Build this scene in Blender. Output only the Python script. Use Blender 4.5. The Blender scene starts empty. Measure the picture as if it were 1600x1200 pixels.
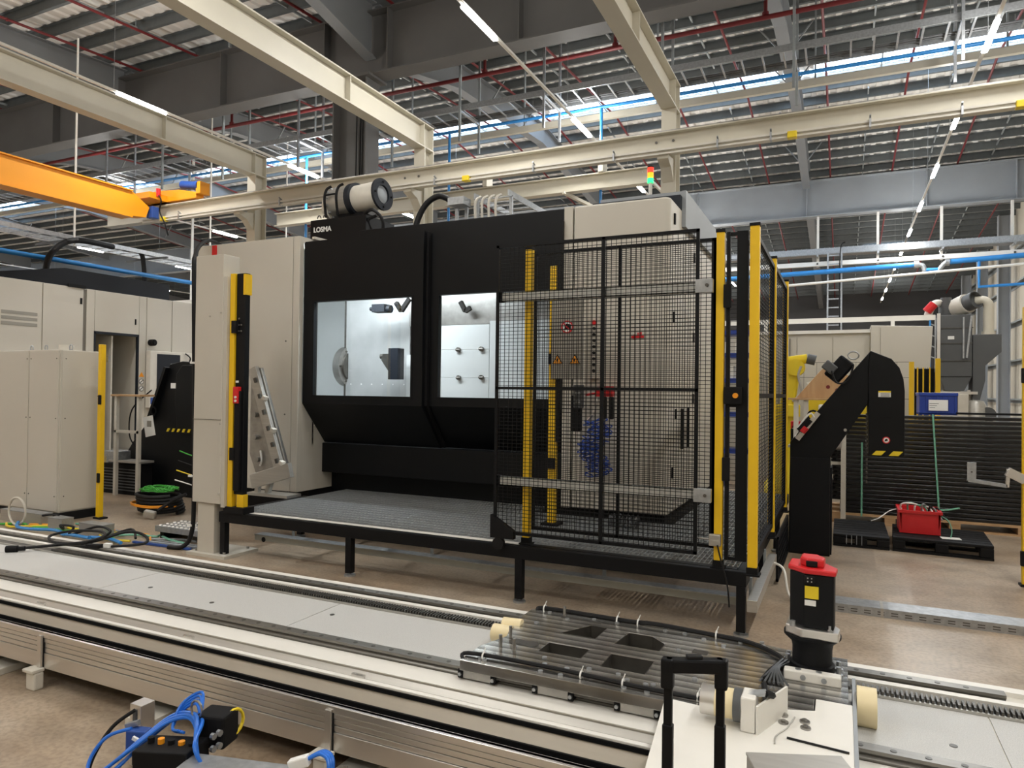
import bpy, bmesh, math, random
from mathutils import Vector, Matrix
random.seed(7)
S = bpy.context.scene
COL = S.collection
# ---------------------------------------------------------------- camera
cam_d = bpy.data.cameras.new('camera'); cam = bpy.data.objects.new('camera', cam_d); COL.objects.link(cam)
cam_d.sensor_width = 36.0; cam_d.sensor_fit = 'HORIZONTAL'
cam_d.lens = 36.0 * 1096.6 / 1600.0
cam_d.clip_start = 0.05; cam_d.clip_end = 300
R = Matrix(((0.9047772, -0.0069897, 0.4258278), (0.4256973, -0.0148505, -0.9047438), (0.0126476, 0.9998653, -0.0104609)))
cam.matrix_world = Matrix.Translation((0, 0, 1.65)) @ R.to_4x4()
S.camera = cam
# ---------------------------------------------------------------- world, view
W = bpy.data.worlds.new('sky'); S.world = W; W.use_nodes = True
bg = W.node_tree.nodes['Background']; bg.inputs[0].default_value = (0.66, 0.82, 1.0, 1); bg.inputs[1].default_value = 4.5
S.view_settings.view_transform = 'Standard'; S.view_settings.look = 'None'
S.view_settings.exposure = 0.9; S.view_settings.gamma = 1.0; S.view_settings.use_curve_mapping = False
S.cycles.max_bounces = 7; S.cycles.diffuse_bounces = 4; S.cycles.glossy_bounces = 3
LAMP = 165.0          # radiance of the LED fittings
# ---------------------------------------------------------------- materials
def mat(name, col, rough=0.5, metal=0.0, spec=0.5, noise=0.0, nscale=8.0, bump=0.0, bscale=60.0, col2=None, stretch=None, coat=0.0):
    m = bpy.data.materials.new(name); m.use_nodes = True
    nt = m.node_tree; b = nt.nodes['Principled BSDF']
    b.inputs['Roughness'].default_value = rough; b.inputs['Metallic'].default_value = metal
    b.inputs['Specular IOR Level'].default_value = spec
    if coat: b.inputs['Coat Weight'].default_value = coat
    c = tuple(col) + (1,)
    b.inputs['Base Color'].default_value = c
    tc = nt.nodes.new('ShaderNodeTexCoord'); src = tc.outputs['Object']
    if stretch:
        mp = nt.nodes.new('ShaderNodeMapping'); mp.inputs['Scale'].default_value = stretch
        nt.links.new(src, mp.inputs['Vector']); src = mp.outputs['Vector']
    if noise > 0 or col2:
        n = nt.nodes.new('ShaderNodeTexNoise'); n.inputs['Scale'].default_value = nscale; n.inputs['Detail'].default_value = 5
        nt.links.new(src, n.inputs['Vector'])
        r = nt.nodes.new('ShaderNodeValToRGB')
        r.color_ramp.elements[0].position = 0.32; r.color_ramp.elements[1].position = 0.68
        d = tuple(col2) + (1,) if col2 else tuple(x * (1 - noise) for x in col) + (1,)
        r.color_ramp.elements[0].color = d; r.color_ramp.elements[1].color = c
        nt.links.new(n.outputs['Fac'], r.inputs['Fac']); nt.links.new(r.outputs['Color'], b.inputs['Base Color'])
    if bump > 0:
        n2 = nt.nodes.new('ShaderNodeTexNoise'); n2.inputs['Scale'].default_value = bscale; n2.inputs['Detail'].default_value = 3
        nt.links.new(src, n2.inputs['Vector'])
        bp = nt.nodes.new('ShaderNodeBump'); bp.inputs['Strength'].default_value = bump; bp.inputs['Distance'].default_value = 0.01
        nt.links.new(n2.outputs['Fac'], bp.inputs['Height']); nt.links.new(bp.outputs['Normal'], b.inputs['Normal'])
    return m
def emit(name, col, strength):
    m = bpy.data.materials.new(name); m.use_nodes = True
    nt = m.node_tree; b = nt.nodes['Principled BSDF']
    b.inputs['Base Color'].default_value = tuple(0.7 * q for q in col) + (1,)
    b.inputs['Emission Color'].default_value = tuple(col) + (1,); b.inputs['Emission Strength'].default_value = strength
    return m
def glassmat(name, tint=(1, 1, 1), rough=0.0, refl=0.08):
    m = bpy.data.materials.new(name); m.use_nodes = True
    nt = m.node_tree; nt.nodes.remove(nt.nodes['Principled BSDF']); out = nt.nodes['Material Output']
    t = nt.nodes.new('ShaderNodeBsdfTransparent'); t.inputs[0].default_value = tuple(tint) + (1,)
    g = nt.nodes.new('ShaderNodeBsdfGlossy'); g.inputs['Roughness'].default_value = rough
    mx = nt.nodes.new('ShaderNodeMixShader'); mx.inputs[0].default_value = refl
    nt.links.new(t.outputs[0], mx.inputs[1]); nt.links.new(g.outputs[0], mx.inputs[2]); nt.links.new(mx.outputs[0], out.inputs[0])
    return m
M = {}
M['beige'] = mat('beige_paint', (0.56, 0.53, 0.465), 0.42, noise=0.04, nscale=1.2)
M['beige_gap'] = mat('beige_joint', (0.16, 0.145, 0.12), 0.6)
M['greyboard'] = mat('warm_grey_paint', (0.30, 0.285, 0.25), 0.45, noise=0.06, nscale=3)
M['black'] = mat('black_paint', (0.0045, 0.0052, 0.0065), 0.42, spec=0.22)
M['blackfr'] = mat('black_frame_paint', (0.0045, 0.005, 0.0065), 0.5, spec=0.22)
M['navy'] = mat('dark_slate_paint', (0.010, 0.013, 0.020), 0.55, spec=0.3)
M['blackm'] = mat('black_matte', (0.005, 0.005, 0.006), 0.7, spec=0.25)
M['rubber'] = mat('black_rubber', (0.007, 0.007, 0.008), 0.6, spec=0.3)
M['yellow'] = mat('yellow_paint', (0.86, 0.54, 0.012), 0.4, noise=0.05, nscale=5)
M['yellowb'] = mat('bright_yellow', (0.80, 0.60, 0.02), 0.45)
M['orange'] = mat('orange_paint', (0.86, 0.33, 0.006), 0.45, noise=0.04, nscale=2)
M['cream'] = mat('cream_paint', (0.62, 0.585, 0.49), 0.45, noise=0.05, nscale=2)
M['steelgrey'] = mat('grey_steel_paint', (0.115, 0.112, 0.108), 0.6, noise=0.12, nscale=1.5)
M['steelblue'] = mat('blue_grey_steel_paint', (0.32, 0.345, 0.37), 0.55, noise=0.08, nscale=1.5)
M['galv'] = mat('galvanised_steel', (0.46, 0.48, 0.50), 0.42, 0.75, noise=0.25, nscale=25)
M['galvd'] = mat('galvanised_purlin', (0.33, 0.36, 0.37), 0.5, 0.2, noise=0.2, nscale=6)
M['grate'] = mat('galvanised_grating', (0.42, 0.44, 0.45), 0.5, 0.4, noise=0.15, nscale=30)
M['galvp'] = mat('pale_zinc_paint', (0.36, 0.37, 0.34), 0.55, 0.1, noise=0.08, nscale=10)
M['railz'] = mat('zinc_rail', (0.62, 0.63, 0.60), 0.45, 0.3, noise=0.1, nscale=12)
M['bluecoil'] = mat('dark_blue_hose', (0.012, 0.06, 0.36), 0.35)
M['purl'] = mat('purlin_steel', (0.13, 0.145, 0.15), 0.55, 0.2, noise=0.15, nscale=6)
M['alu'] = mat('aluminium', (0.72, 0.70, 0.67), 0.32, 0.9, noise=0.06, nscale=3, stretch=(0.3, 6, 6))
M['alud'] = mat('dull_aluminium', (0.52, 0.505, 0.47), 0.42, 0.7, noise=0.12, nscale=6, stretch=(0.3, 8, 8))
M['steel'] = mat('machined_steel', (0.42, 0.41, 0.39), 0.33, 0.9, noise=0.2, nscale=14)
M['steeld'] = mat('dark_machined_steel', (0.13, 0.125, 0.115), 0.4, 0.75, noise=0.3, nscale=20)
M['white'] = mat('white_paint', (0.80, 0.78, 0.73), 0.45, noise=0.04, nscale=6)
M['offwhite'] = mat('off_white_paint', (0.66, 0.63, 0.56), 0.5, noise=0.08, nscale=9)
M['paper'] = mat('white_paper', (0.82, 0.82, 0.80), 0.7)
M['plate'] = mat('speckled_grey_plate', (0.60, 0.60, 0.585), 0.5, noise=0.0, col2=(0.44, 0.44, 0.43), nscale=260)
M['red'] = mat('red_pipe_paint', (0.15, 0.012, 0.014), 0.45)
M['redb'] = mat('bright_red_plastic', (0.62, 0.015, 0.02), 0.38)
M['blue'] = mat('blue_pipe', (0.03, 0.24, 0.62), 0.4)
M['blueh'] = mat('blue_hose', (0.02, 0.16, 0.66), 0.3)
M['bluec'] = mat('blue_crate_plastic', (0.012, 0.045, 0.30), 0.4)
M['bluem'] = mat('blue_motor_paint', (0.02, 0.07, 0.30), 0.4)
M['green'] = mat('green_cable', (0.06, 0.42, 0.05), 0.5)
M['greens'] = mat('green_strap', (0.16, 0.42, 0.30), 0.45)
M['pwood'] = mat('pine_wood', (0.55, 0.36, 0.20), 0.6, noise=0.0, col2=(0.42, 0.25, 0.12), nscale=5, stretch=(1, 9, 9))
M['ply'] = mat('plywood', (0.52, 0.33, 0.17), 0.55, noise=0.0, col2=(0.42, 0.25, 0.12), nscale=3, stretch=(6, 1, 1.2))
M['deckroof'] = mat('roof_deck', (0.86, 0.84, 0.80), 0.55, noise=0.06, nscale=2)
M['wallp'] = mat('wall_panel', (0.60, 0.56, 0.47), 0.55, noise=0.05, nscale=1)
M['walld'] = mat('dark_wall_panel', (0.055, 0.055, 0.058), 0.6, noise=0.1, nscale=1)
M['wallw'] = mat('white_wall_panel', (0.72, 0.73, 0.73), 0.5, noise=0.04, nscale=1)
M['dustgrey'] = mat('dark_grey_paint', (0.085, 0.09, 0.095), 0.45, noise=0.08, nscale=3)
M['amber'] = mat('warning_orange', (0.85, 0.32, 0.01), 0.5)
M['blackgl'] = mat('black_gloss_sheet', (0.006, 0.006, 0.007), 0.28, spec=0.5)
M['tanalu'] = mat('tan_aluminium', (0.58, 0.53, 0.45), 0.4, 0.4, noise=0.1, nscale=4, stretch=(0.3, 6, 6))
M['railst'] = mat('dark_rail_steel', (0.23, 0.22, 0.20), 0.35, 0.7, noise=0.15, nscale=5, stretch=(0.5, 8, 8))
M['rimshade'] = mat('opening_shade_steel', (0.055, 0.05, 0.042), 0.5, 0.3, noise=0.2, nscale=20)
M['rafst'] = mat('rafter_paint', (0.20, 0.21, 0.22), 0.58, noise=0.08, nscale=1.5)
M['nylon'] = mat('cream_nylon', (0.80, 0.68, 0.42), 0.4)
M['inner'] = mat('white_sheet_inside', (0.55, 0.57, 0.57), 0.35, noise=0.04, nscale=2)
M['innerst'] = mat('stainless_inside', (0.50, 0.51, 0.51), 0.32, 0.4, noise=0.12, nscale=5)
M['glass'] = glassmat('door_glass', (0.96, 0.97, 0.975), 0.0, 0.04)
M['skyglass'] = glassmat('skylight_sheet', (0.95, 0.97, 1.0), 0.2, 0.05)
M['led'] = emit('led_diffuser', (1.0, 0.985, 0.95), 14.0); M['led'].cycles.emission_sampling = 'NONE'
M['worklamp'] = emit('work_lamp', (0.90, 0.97, 1.0), 12.0); M['worklamp'].cycles.emission_sampling = 'NONE'
M['sigr'] = emit('signal_red', (1.0, 0.03, 0.01), 0.9)
M['siga'] = emit('signal_amber', (1.0, 0.35, 0.01), 0.9)
M['sigg'] = emit('signal_green', (0.02, 1.0, 0.25), 0.9)
# polished concrete floor
def floor_mat():
    m = mat('polished_concrete', (0.36, 0.295, 0.225), 0.45)
    nt = m.node_tree; b = nt.nodes['Principled BSDF']
    tc = nt.nodes.new('ShaderNodeTexCoord')
    n1 = nt.nodes.new('ShaderNodeTexNoise'); n1.inputs['Scale'].default_value = 0.55; n1.inputs['Detail'].default_value = 8; n1.inputs['Roughness'].default_value = 0.62
    n2 = nt.nodes.new('ShaderNodeTexNoise'); n2.inputs['Scale'].default_value = 3.2; n2.inputs['Detail'].default_value = 8; n2.inputs['Roughness'].default_value = 0.7
    mp = nt.nodes.new('ShaderNodeMapping'); mp.inputs['Scale'].default_value = (0.7, 0.8, 1)
    nt.links.new(tc.outputs['Object'], n1.inputs['Vector']); nt.links.new(tc.outputs['Object'], mp.inputs['Vector']); nt.links.new(mp.outputs['Vector'], n2.inputs['Vector'])
    r1 = nt.nodes.new('ShaderNodeValToRGB')
    r1.color_ramp.elements[0].position = 0.36; r1.color_ramp.elements[0].color = (0.39, 0.285, 0.19, 1)
    r1.color_ramp.elements[1].position = 0.62; r1.color_ramp.elements[1].color = (0.48, 0.40, 0.31, 1)
    r2 = nt.nodes.new('ShaderNodeValToRGB')
    r2.color_ramp.elements[0].position = 0.33; r2.color_ramp.elements[0].color = (0.58, 0.56, 0.54, 1)
    r2.color_ramp.elements[1].position = 0.60; r2.color_ramp.elements[1].color = (1, 1, 1, 1)
    nt.links.new(n1.outputs['Fac'], r1.inputs['Fac']); nt.links.new(n2.outputs['Fac'], r2.inputs['Fac'])
    mx = nt.nodes.new('ShaderNodeMix'); mx.data_type = 'RGBA'; mx.blend_type = 'MULTIPLY'; mx.inputs[0].default_value = 0.8
    nt.links.new(r1.outputs['Color'], mx.inputs[6]); nt.links.new(r2.outputs['Color'], mx.inputs[7])
    n3 = nt.nodes.new('ShaderNodeTexNoise'); n3.inputs['Scale'].default_value = 38; n3.inputs['Detail'].default_value = 6; nt.links.new(tc.outputs['Object'], n3.inputs['Vector'])
    r3 = nt.nodes.new('ShaderNodeValToRGB'); r3.color_ramp.elements[0].position = 0.38; r3.color_ramp.elements[0].color = (0.80, 0.79, 0.78, 1); r3.color_ramp.elements[1].position = 0.56
    nt.links.new(n3.outputs['Fac'], r3.inputs['Fac'])
    m3 = nt.nodes.new('ShaderNodeMix'); m3.data_type = 'RGBA'; m3.blend_type = 'MULTIPLY'; m3.inputs[0].default_value = 1.0
    nt.links.new(mx.outputs[2], m3.inputs[6]); nt.links.new(r3.outputs['Color'], m3.inputs[7]); nt.links.new(m3.outputs[2], b.inputs['Base Color'])
    rr = nt.nodes.new('ShaderNodeMapRange'); rr.inputs['To Min'].default_value = 0.24; rr.inputs['To Max'].default_value = 0.46
    nt.links.new(n2.outputs['Fac'], rr.inputs['Value']); nt.links.new(rr.outputs[0], b.inputs['Roughness'])
    return m
M['floor'] = floor_mat()
# brushed carriage plate: mill stripes, with light-dark reflections painted into their colour
def plate_mat():
    m = mat('milled_plate', (0.30, 0.295, 0.28), 0.24, 0.85)
    nt = m.node_tree; b = nt.nodes['Principled BSDF']
    tc = nt.nodes.new('ShaderNodeTexCoord'); sx = nt.nodes.new('ShaderNodeSeparateXYZ'); nt.links.new(tc.outputs['Object'], sx.inputs[0])
    nz = nt.nodes.new('ShaderNodeTexNoise'); nz.inputs['Scale'].default_value = 5; nt.links.new(tc.outputs['Object'], nz.inputs['Vector'])
    w = nt.nodes.new('ShaderNodeTexWave'); w.wave_type = 'BANDS'; w.bands_direction = 'Y'; w.inputs['Scale'].default_value = 5.2; w.inputs['Distortion'].default_value = 0.35
    w.wave_profile = 'SAW'; nt.links.new(tc.outputs['Object'], w.inputs['Vector'])
    r = nt.nodes.new('ShaderNodeValToRGB'); r.color_ramp.elements[0].color = (0.15, 0.145, 0.135, 1); r.color_ramp.elements[1].color = (0.85, 0.84, 0.81, 1)
    nt.links.new(w.outputs['Fac'], r.inputs['Fac'])
    r2 = nt.nodes.new('ShaderNodeValToRGB'); r2.color_ramp.elements[0].position = 0.35; r2.color_ramp.elements[0].color = (0.62, 0.6, 0.57, 1); r2.color_ramp.elements[1].position = 0.65
    nt.links.new(nz.outputs['Fac'], r2.inputs['Fac'])
    mx = nt.nodes.new('ShaderNodeMix'); mx.data_type = 'RGBA'; mx.blend_type = 'MULTIPLY'; mx.inputs[0].default_value = 1
    nt.links.new(r.outputs['Color'], mx.inputs[6]); nt.links.new(r2.outputs['Color'], mx.inputs[7]); nt.links.new(mx.outputs[2], b.inputs['Base Color'])
    return m
M['milled'] = plate_mat()
# ---------------------------------------------------------------- mesh helpers
class MB:
    def __init__(s): s.v = []; s.f = []
    def add(s, vs, fs):
        n = len(s.v); s.v += [tuple(v) for v in vs]; s.f += [tuple(i + n for i in f) for f in fs]; return s
    def box(s, x0, x1, y0, y1, z0, z1):
        return s.add([(x0, y0, z0), (x1, y0, z0), (x1, y1, z0), (x0, y1, z0), (x0, y0, z1), (x1, y0, z1), (x1, y1, z1), (x0, y1, z1)],
                     [(0, 3, 2, 1), (4, 5, 6, 7), (0, 1, 5, 4), (1, 2, 6, 5), (2, 3, 7, 6), (3, 0, 4, 7)])
    def obox(s, c, size, rot=(0, 0, 0)):
        m = Matrix.Rotation(rot[2], 3, 'Z') @ Matrix.Rotation(rot[1], 3, 'Y') @ Matrix.Rotation(rot[0], 3, 'X')
        hx, hy, hz = size[0] / 2, size[1] / 2, size[2] / 2
        vs = [Vector(c) + m @ Vector(p) for p in [(-hx, -hy, -hz), (hx, -hy, -hz), (hx, hy, -hz), (-hx, hy, -hz), (-hx, -hy, hz), (hx, -hy, hz), (hx, hy, hz), (-hx, hy, hz)]]
        return s.add(vs, [(0, 3, 2, 1), (4, 5, 6, 7), (0, 1, 5, 4), (1, 2, 6, 5), (2, 3, 7, 6), (3, 0, 4, 7)])
    def bar(s, p0, p1, w, h, up=(0, 0, 1)):       # rectangular bar between two points
        p0 = Vector(p0); p1 = Vector(p1); d = (p1 - p0).normalized(); u = Vector(up)
        if abs(d.dot(u)) > 0.98: u = Vector((0, 1, 0))
        r = d.cross(u).normalized() * (w / 2); u = r.cross(d).normalized() * (h / 2)
        vs = [p0 - r - u, p0 + r - u, p0 + r + u, p0 - r + u, p1 - r - u, p1 + r - u, p1 + r + u, p1 - r + u]
        return s.add(vs, [(0, 1, 2, 3), (7, 6, 5, 4), (0, 4, 5, 1), (1, 5, 6, 2), (2, 6, 7, 3), (3, 7, 4, 0)])
    def cyl(s, p0, p1, r, n=16, r2=None):
        p0 = Vector(p0); p1 = Vector(p1); d = (p1 - p0).normalized(); r2 = r if r2 is None else r2
        u = Vector((0, 0, 1)) if abs(d.z) < 0.9 else Vector((1, 0, 0))
        a = d.cross(u).normalized(); b = a.cross(d)
        vs = []
        for k in range(n):
            t = 2 * math.pi * k / n; o = a * math.cos(t) + b * math.sin(t); vs.append(p0 + o * r)
        for k in range(n):
            t = 2 * math.pi * k / n; o = a * math.cos(t) + b * math.sin(t); vs.append(p1 + o * r2)
        fs = [(k, (k + 1) % n, n + (k + 1) % n, n + k) for k in range(n)] + [tuple(range(n - 1, -1, -1)), tuple(range(n, 2 * n))]
        return s.add(vs, fs)
    def tube(s, pts, r, n=8, closed=False):
        pts = [Vector(p) for p in pts]; m = len(pts); rings = []; prev = None
        for i in range(m):
            if closed: d = (pts[(i + 1) % m] - pts[i - 1]).normalized()
            else: d = (pts[min(i + 1, m - 1)] - pts[max(i - 1, 0)]).normalized()
            if prev is None:
                u = Vector((0, 0, 1)) if abs(d.z) < 0.9 else Vector((1, 0, 0)); a = d.cross(u).normalized()
            else:
                a = (prev - d * prev.dot(d)); a = a.normalized() if a.length > 1e-6 else d.orthogonal().normalized()
            prev = a; b = d.cross(a)
            rings.append([pts[i] + (a * math.cos(2 * math.pi * k / n) + b * math.sin(2 * math.pi * k / n)) * r for k in range(n)])
        vs = [v for ring in rings for v in ring]; fs = []
        for i in range(m if closed else m - 1):
            j = (i + 1) % m
            for k in range(n): fs.append((i * n + k, i * n + (k + 1) % n, j * n + (k + 1) % n, j * n + k))
        if not closed: fs += [tuple(range(n - 1, -1, -1)), tuple((m - 1) * n + k for k in range(n))]
        return s.add(vs, fs)
    def prism(s, poly, axis, a, b):       # polygon extruded along an axis; poly in the two other axes (x: (y,z), y: (x,z), z: (x,y))
        n = len(poly)
        def pt(p, t): return (t, p[0], p[1]) if axis == 'x' else ((p[0], t, p[1]) if axis == 'y' else (p[0], p[1], t))
        vs = [pt(p, a) for p in poly] + [pt(p, b) for p in poly]
        fs = [(k, (k + 1) % n, n + (k + 1) % n, n + k) for k in range(n)] + [tuple(range(n - 1, -1, -1)), tuple(range(n, 2 * n))]
        return s.add(vs, fs)
    def lathe(s, prof, c, n=24, axis=(0, 0, 1)):      # prof: (radius, height along axis)
        d = Vector(axis).normalized(); u = Vector((0, 0, 1)) if abs(d.z) < 0.9 else Vector((1, 0, 0))
        a = d.cross(u).normalized(); b = d.cross(a); c = Vector(c); vs = []; fs = []
        for (r, h) in prof:
            for k in range(n):
                t = 2 * math.pi * k / n; vs.append(c + d * h + (a * math.cos(t) + b * math.sin(t)) * r)
        for i in range(len(prof) - 1):
            for k in range(n): fs.append((i * n + k, i * n + (k + 1) % n, (i + 1) * n + (k + 1) % n, (i + 1) * n + k))
        fs += [tuple(range(n - 1, -1, -1)), tuple((len(prof) - 1) * n + k for k in range(n))]
        return s.add(vs, fs)
    def build(s, name, material, parent=None, bevel=0.0, smooth=False, org=None, seg=2):
        o0 = Vector(ORG.get(parent.name, (0, 0, 0))) if parent is not None else Vector(org if org is not None else (0, 0, 0))
        me = bpy.data.meshes.new(name)
        me.from_pydata([(v[0] - o0.x, v[1] - o0.y, v[2] - o0.z) for v in s.v], [], s.f)
        bm = bmesh.new(); bm.from_mesh(me); bmesh.ops.recalc_face_normals(bm, faces=bm.faces); bm.to_mesh(me); bm.free()
        o = bpy.data.objects.new(name, me); COL.objects.link(o)
        me.materials.append(M[material] if isinstance(material, str) else material)
        if smooth:
            for p in me.polygons: p.use_smooth = True
            me.set_sharp_from_angle(angle=math.radians(40))
        if bevel > 0:
            md = o.modifiers.new('bevel', 'BEVEL'); md.width = bevel; md.segments = seg; md.limit_method = 'ANGLE'; md.angle_limit = math.radians(40)
        if parent is not None: o.parent = parent
        else: o.location = o0
        ORG[o.name] = tuple(o0)
        return o
ORG = {}
def B(*a): return MB().box(*a)
def tag(o, label, cat, group=None, kind=None):
    o['label'] = label; o['category'] = cat
    if group: o['group'] = group
    if kind: o['kind'] = kind
    return o
def thing(name, label, cat, loc, group=None):
    o = bpy.data.objects.new(name, None); COL.objects.link(o); o.location = loc; ORG[o.name] = tuple(loc); o.empty_display_size = 0.1
    return tag(o, label, cat, group)
def struct(o):
    o['kind'] = 'structure'; return o
def stuff(o):
    o['kind'] = 'stuff'; return o
def lab(o, t): o['label'] = t; return o
def copy_child(ch, parent, off):          # a copy of a part that shares its mesh, moved by off
    c = ch.copy(); COL.objects.link(c); c.parent = parent; c.location = Vector(ch.location) + Vector(off); ORG[c.name] = ORG.get(ch.name, (0, 0, 0))
    return c
def clone(root, off, label, group=None):
    r = root.copy(); COL.objects.link(r); r.location = Vector(root.location) + Vector(off); r['label'] = label
    if group: r['group'] = group
    for ch in list(root.children):
        c = ch.copy(); COL.objects.link(c); c.parent = r
        for g in ch.children:
            d = g.copy(); COL.objects.link(d); d.parent = c
    return r
def spline(pts, k=6):                     # Catmull-Rom through the points
    P = [Vector(p) for p in pts]; out = []
    for i in range(len(P) - 1):
        p0 = P[max(i - 1, 0)]; p1 = P[i]; p2 = P[i + 1]; p3 = P[min(i + 2, len(P) - 1)]
        for j in range(k):
            t = j / k
            out.append(0.5 * ((2 * p1) + (p2 - p0) * t + (2 * p0 - 5 * p1 + 4 * p2 - p3) * t * t + (3 * p1 - p0 - 3 * p2 + p3) * t ** 3))
    out.append(P[-1]); return out
def text(txt, size, loc, rot, material, parent, name='lettering', ext=0.002, align='LEFT', bold=0.0):
    cu = bpy.data.curves.new('t', 'FONT'); cu.body = txt; cu.size = size; cu.extrude = ext; cu.align_x = align; cu.offset = bold
    to = bpy.data.objects.new('t', cu); COL.objects.link(to)
    dg = bpy.context.evaluated_depsgraph_get(); me = bpy.data.meshes.new_from_object(to.evaluated_get(dg))
    bpy.data.objects.remove(to); bpy.data.curves.remove(cu)
    m = Matrix.Translation(Vector(loc) - Vector(ORG.get(parent.name, (0, 0, 0)))) @ rot
    me.transform(m); me.materials.clear(); me.materials.append(M[material])
    o = bpy.data.objects.new(name, me); COL.objects.link(o); o.parent = parent; ORG[o.name] = ORG.get(parent.name, (0, 0, 0)); return o
ROTF = Matrix.Rotation(math.radians(90), 4, 'X')     # lettering that faces -Y
def lamp_or_fill_light(parent, loc, sx, sy, energy, col, tilt=0.0):      # light of a lamp fitting (faces down); tilted ones are added ceiling fill
    d = bpy.data.lights.new('lamp_or_fill_light', 'AREA'); d.shape = 'RECTANGLE'; d.size = sx; d.size_y = sy; d.energy = energy; d.color = col
    o = bpy.data.objects.new('lamp_or_fill_light', d); COL.objects.link(o); o.parent = parent; o.location = Vector(loc) - Vector(ORG[parent.name]); o.rotation_euler = (0, tilt, 0); return o
def ibeam(mb, p0, p1, h, w, tw, tf, up=(0, 0, 1)):     # I section; p0,p1 are the middle of the section
    p0 = Vector(p0); p1 = Vector(p1); d = (p1 - p0).normalized(); u = Vector(up); r = d.cross(u).normalized(); u = r.cross(d).normalized()
    for k in (-1, 1):
        o = u * (k * (h / 2 - tf / 2)); mb.bar(p0 + o, p1 + o, w, tf, up)
    mb.bar(p0, p1, tw, h - 2 * tf, up); return mb
# ================================================================ THE HALL
XL, XR, YF, YB = -52.0, 6.2, -8.0, 47.0
RAFX = [-46.0, -38.6, -31.2, -23.8, -16.4, -8.8, -1.2]
def rz(y): return 9.8 + 0.0726 * (y - 11.6) if y <= 20.5 else 10.446 - 0.1 * (y - 20.5)
struct(B(XL - .2, XR + .2, YF - .2, YB + .2, -0.2, 0).build('floor', 'floor'))
# roof: folded sheet strips, with the ridge rooflight left open
def sheet(x0, x1, y0, y1):
    mb = MB(); per = 0.33; prof = []; x = x0; k = 0
    while x < x1 - 1e-6:
        for dx, dz in ((0, 0), (.11, 0), (.15, .035), (.29, .035)):
            if x + dx < x1: prof.append((x + dx, dz))
        x += per
    prof.append((x1, 0)); n = len(prof)
    vs = [(px, y0, rz(y0) + pz) for px, pz in prof] + [(px, y1, rz(y1) + pz) for px, pz in prof]
    vs += [(px, y0, rz(y0) + pz + .06) for px, pz in prof] + [(px, y1, rz(y1) + pz + .06) for px, pz in prof]
    fs = [(i, i + 1, n + i + 1, n + i) for i in range(n - 1)] + [(2 * n + i, 3 * n + i, 3 * n + i + 1, 2 * n + i + 1) for i in range(n - 1)]
    return mb.add(vs, fs)
ceil = struct(sheet(XL, XR, YF, 18.9).build('ceiling', 'deckroof'))
for y0, y1 in ((20.9, 21.15), (21.65, 36.0), (36.8, YB)):
    sheet(XL, XR, y0, y1).build('roof_sheet', 'deckroof', ceil)
sheet(XL, 0.9, 36.0, 36.8).build('roof_sheet', 'deckroof', ceil); sheet(2.7, XR, 36.0, 36.8).build('roof_sheet', 'deckroof', ceil)
for rx in RAFX + [XR - .3]:
    sheet(rx - .45, rx + .45, 18.9, 20.5).build('roof_sheet', 'deckroof', ceil)
nwin = 0
edges = [XL] + RAFX + [XR]
for (y0, y1) in ((18.9, 20.9), (21.15, 21.65)):
    for i in range(len(edges) - 1):
        nwin += 1; x0, x1 = edges[i] + .45, edges[i + 1] - .45
        w = struct(MB().add([(x0, y0, rz(y0) + .05), (x1, y0, rz(y0) + .05), (x1, y1, rz(y1) + .05), (x0, y1, rz(y1) + .05)], [(0, 1, 2, 3)]).build('window_%d' % nwin, 'skyglass'))
        fr = MB()
        for k in range(1, 4):
            xx = x0 + (x1 - x0) * k / 4; fr.bar((xx, y0, rz(y0)), (xx, y1, rz(y1)), .04, .05)
        fr.bar((x0, y0, rz(y0)), (x1, y0, rz(y0)), .05, .05); fr.bar((x0, y1, rz(y1)), (x1, y1, rz(y1)), .05, .05)
        fr.build('window_frame', 'galvd', w)
nwin += 1
struct(MB().add([(.9, 36, rz(36) + .05), (2.7, 36, rz(36) + .05), (2.7, 36.8, rz(36.8) + .05), (.9, 36.8, rz(36.8) + .05)], [(0, 1, 2, 3)]).build('window_%d' % nwin, 'skyglass'))
# purlins (Z sections) under the sheets, bridging angles between them
def purlin():
    mb = MB(); mb.box(XL, XR, -.004, .004, -.20, 0); mb.box(XL, XR, -.07, 0, -.008, 0); mb.box(XL, XR, 0, .07, -.208, -.20); return mb
pu = purlin().build('purlin', 'purl', ceil); first = True
y = 0.35
while y < YB - .3:
    if not (18.95 < y < 20.8):
        if first: pu.location = (0, y, rz(y)); first = False
        else:
            c = pu.copy(); COL.objects.link(c); c.parent = ceil; c.location = (0, y, rz(y))
    y += 0.775
for xx in (-33, -29, -25.5, -21.8, -18.3, -14.2, -10.6, -6.9, -5.0, -3.1, 0.6, 2.6, 4.4):
    mb = MB(); mb.bar((xx, 1, rz(1) - .12), (xx, 18.8, rz(18.8) - .12), .035, .05); mb.bar((xx, 21.7, rz(21.7) - .12), (xx, YB - .4, rz(YB - .4) - .12), .035, .05)
    mb.build('bridging_bar', 'galvd', ceil)
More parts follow.
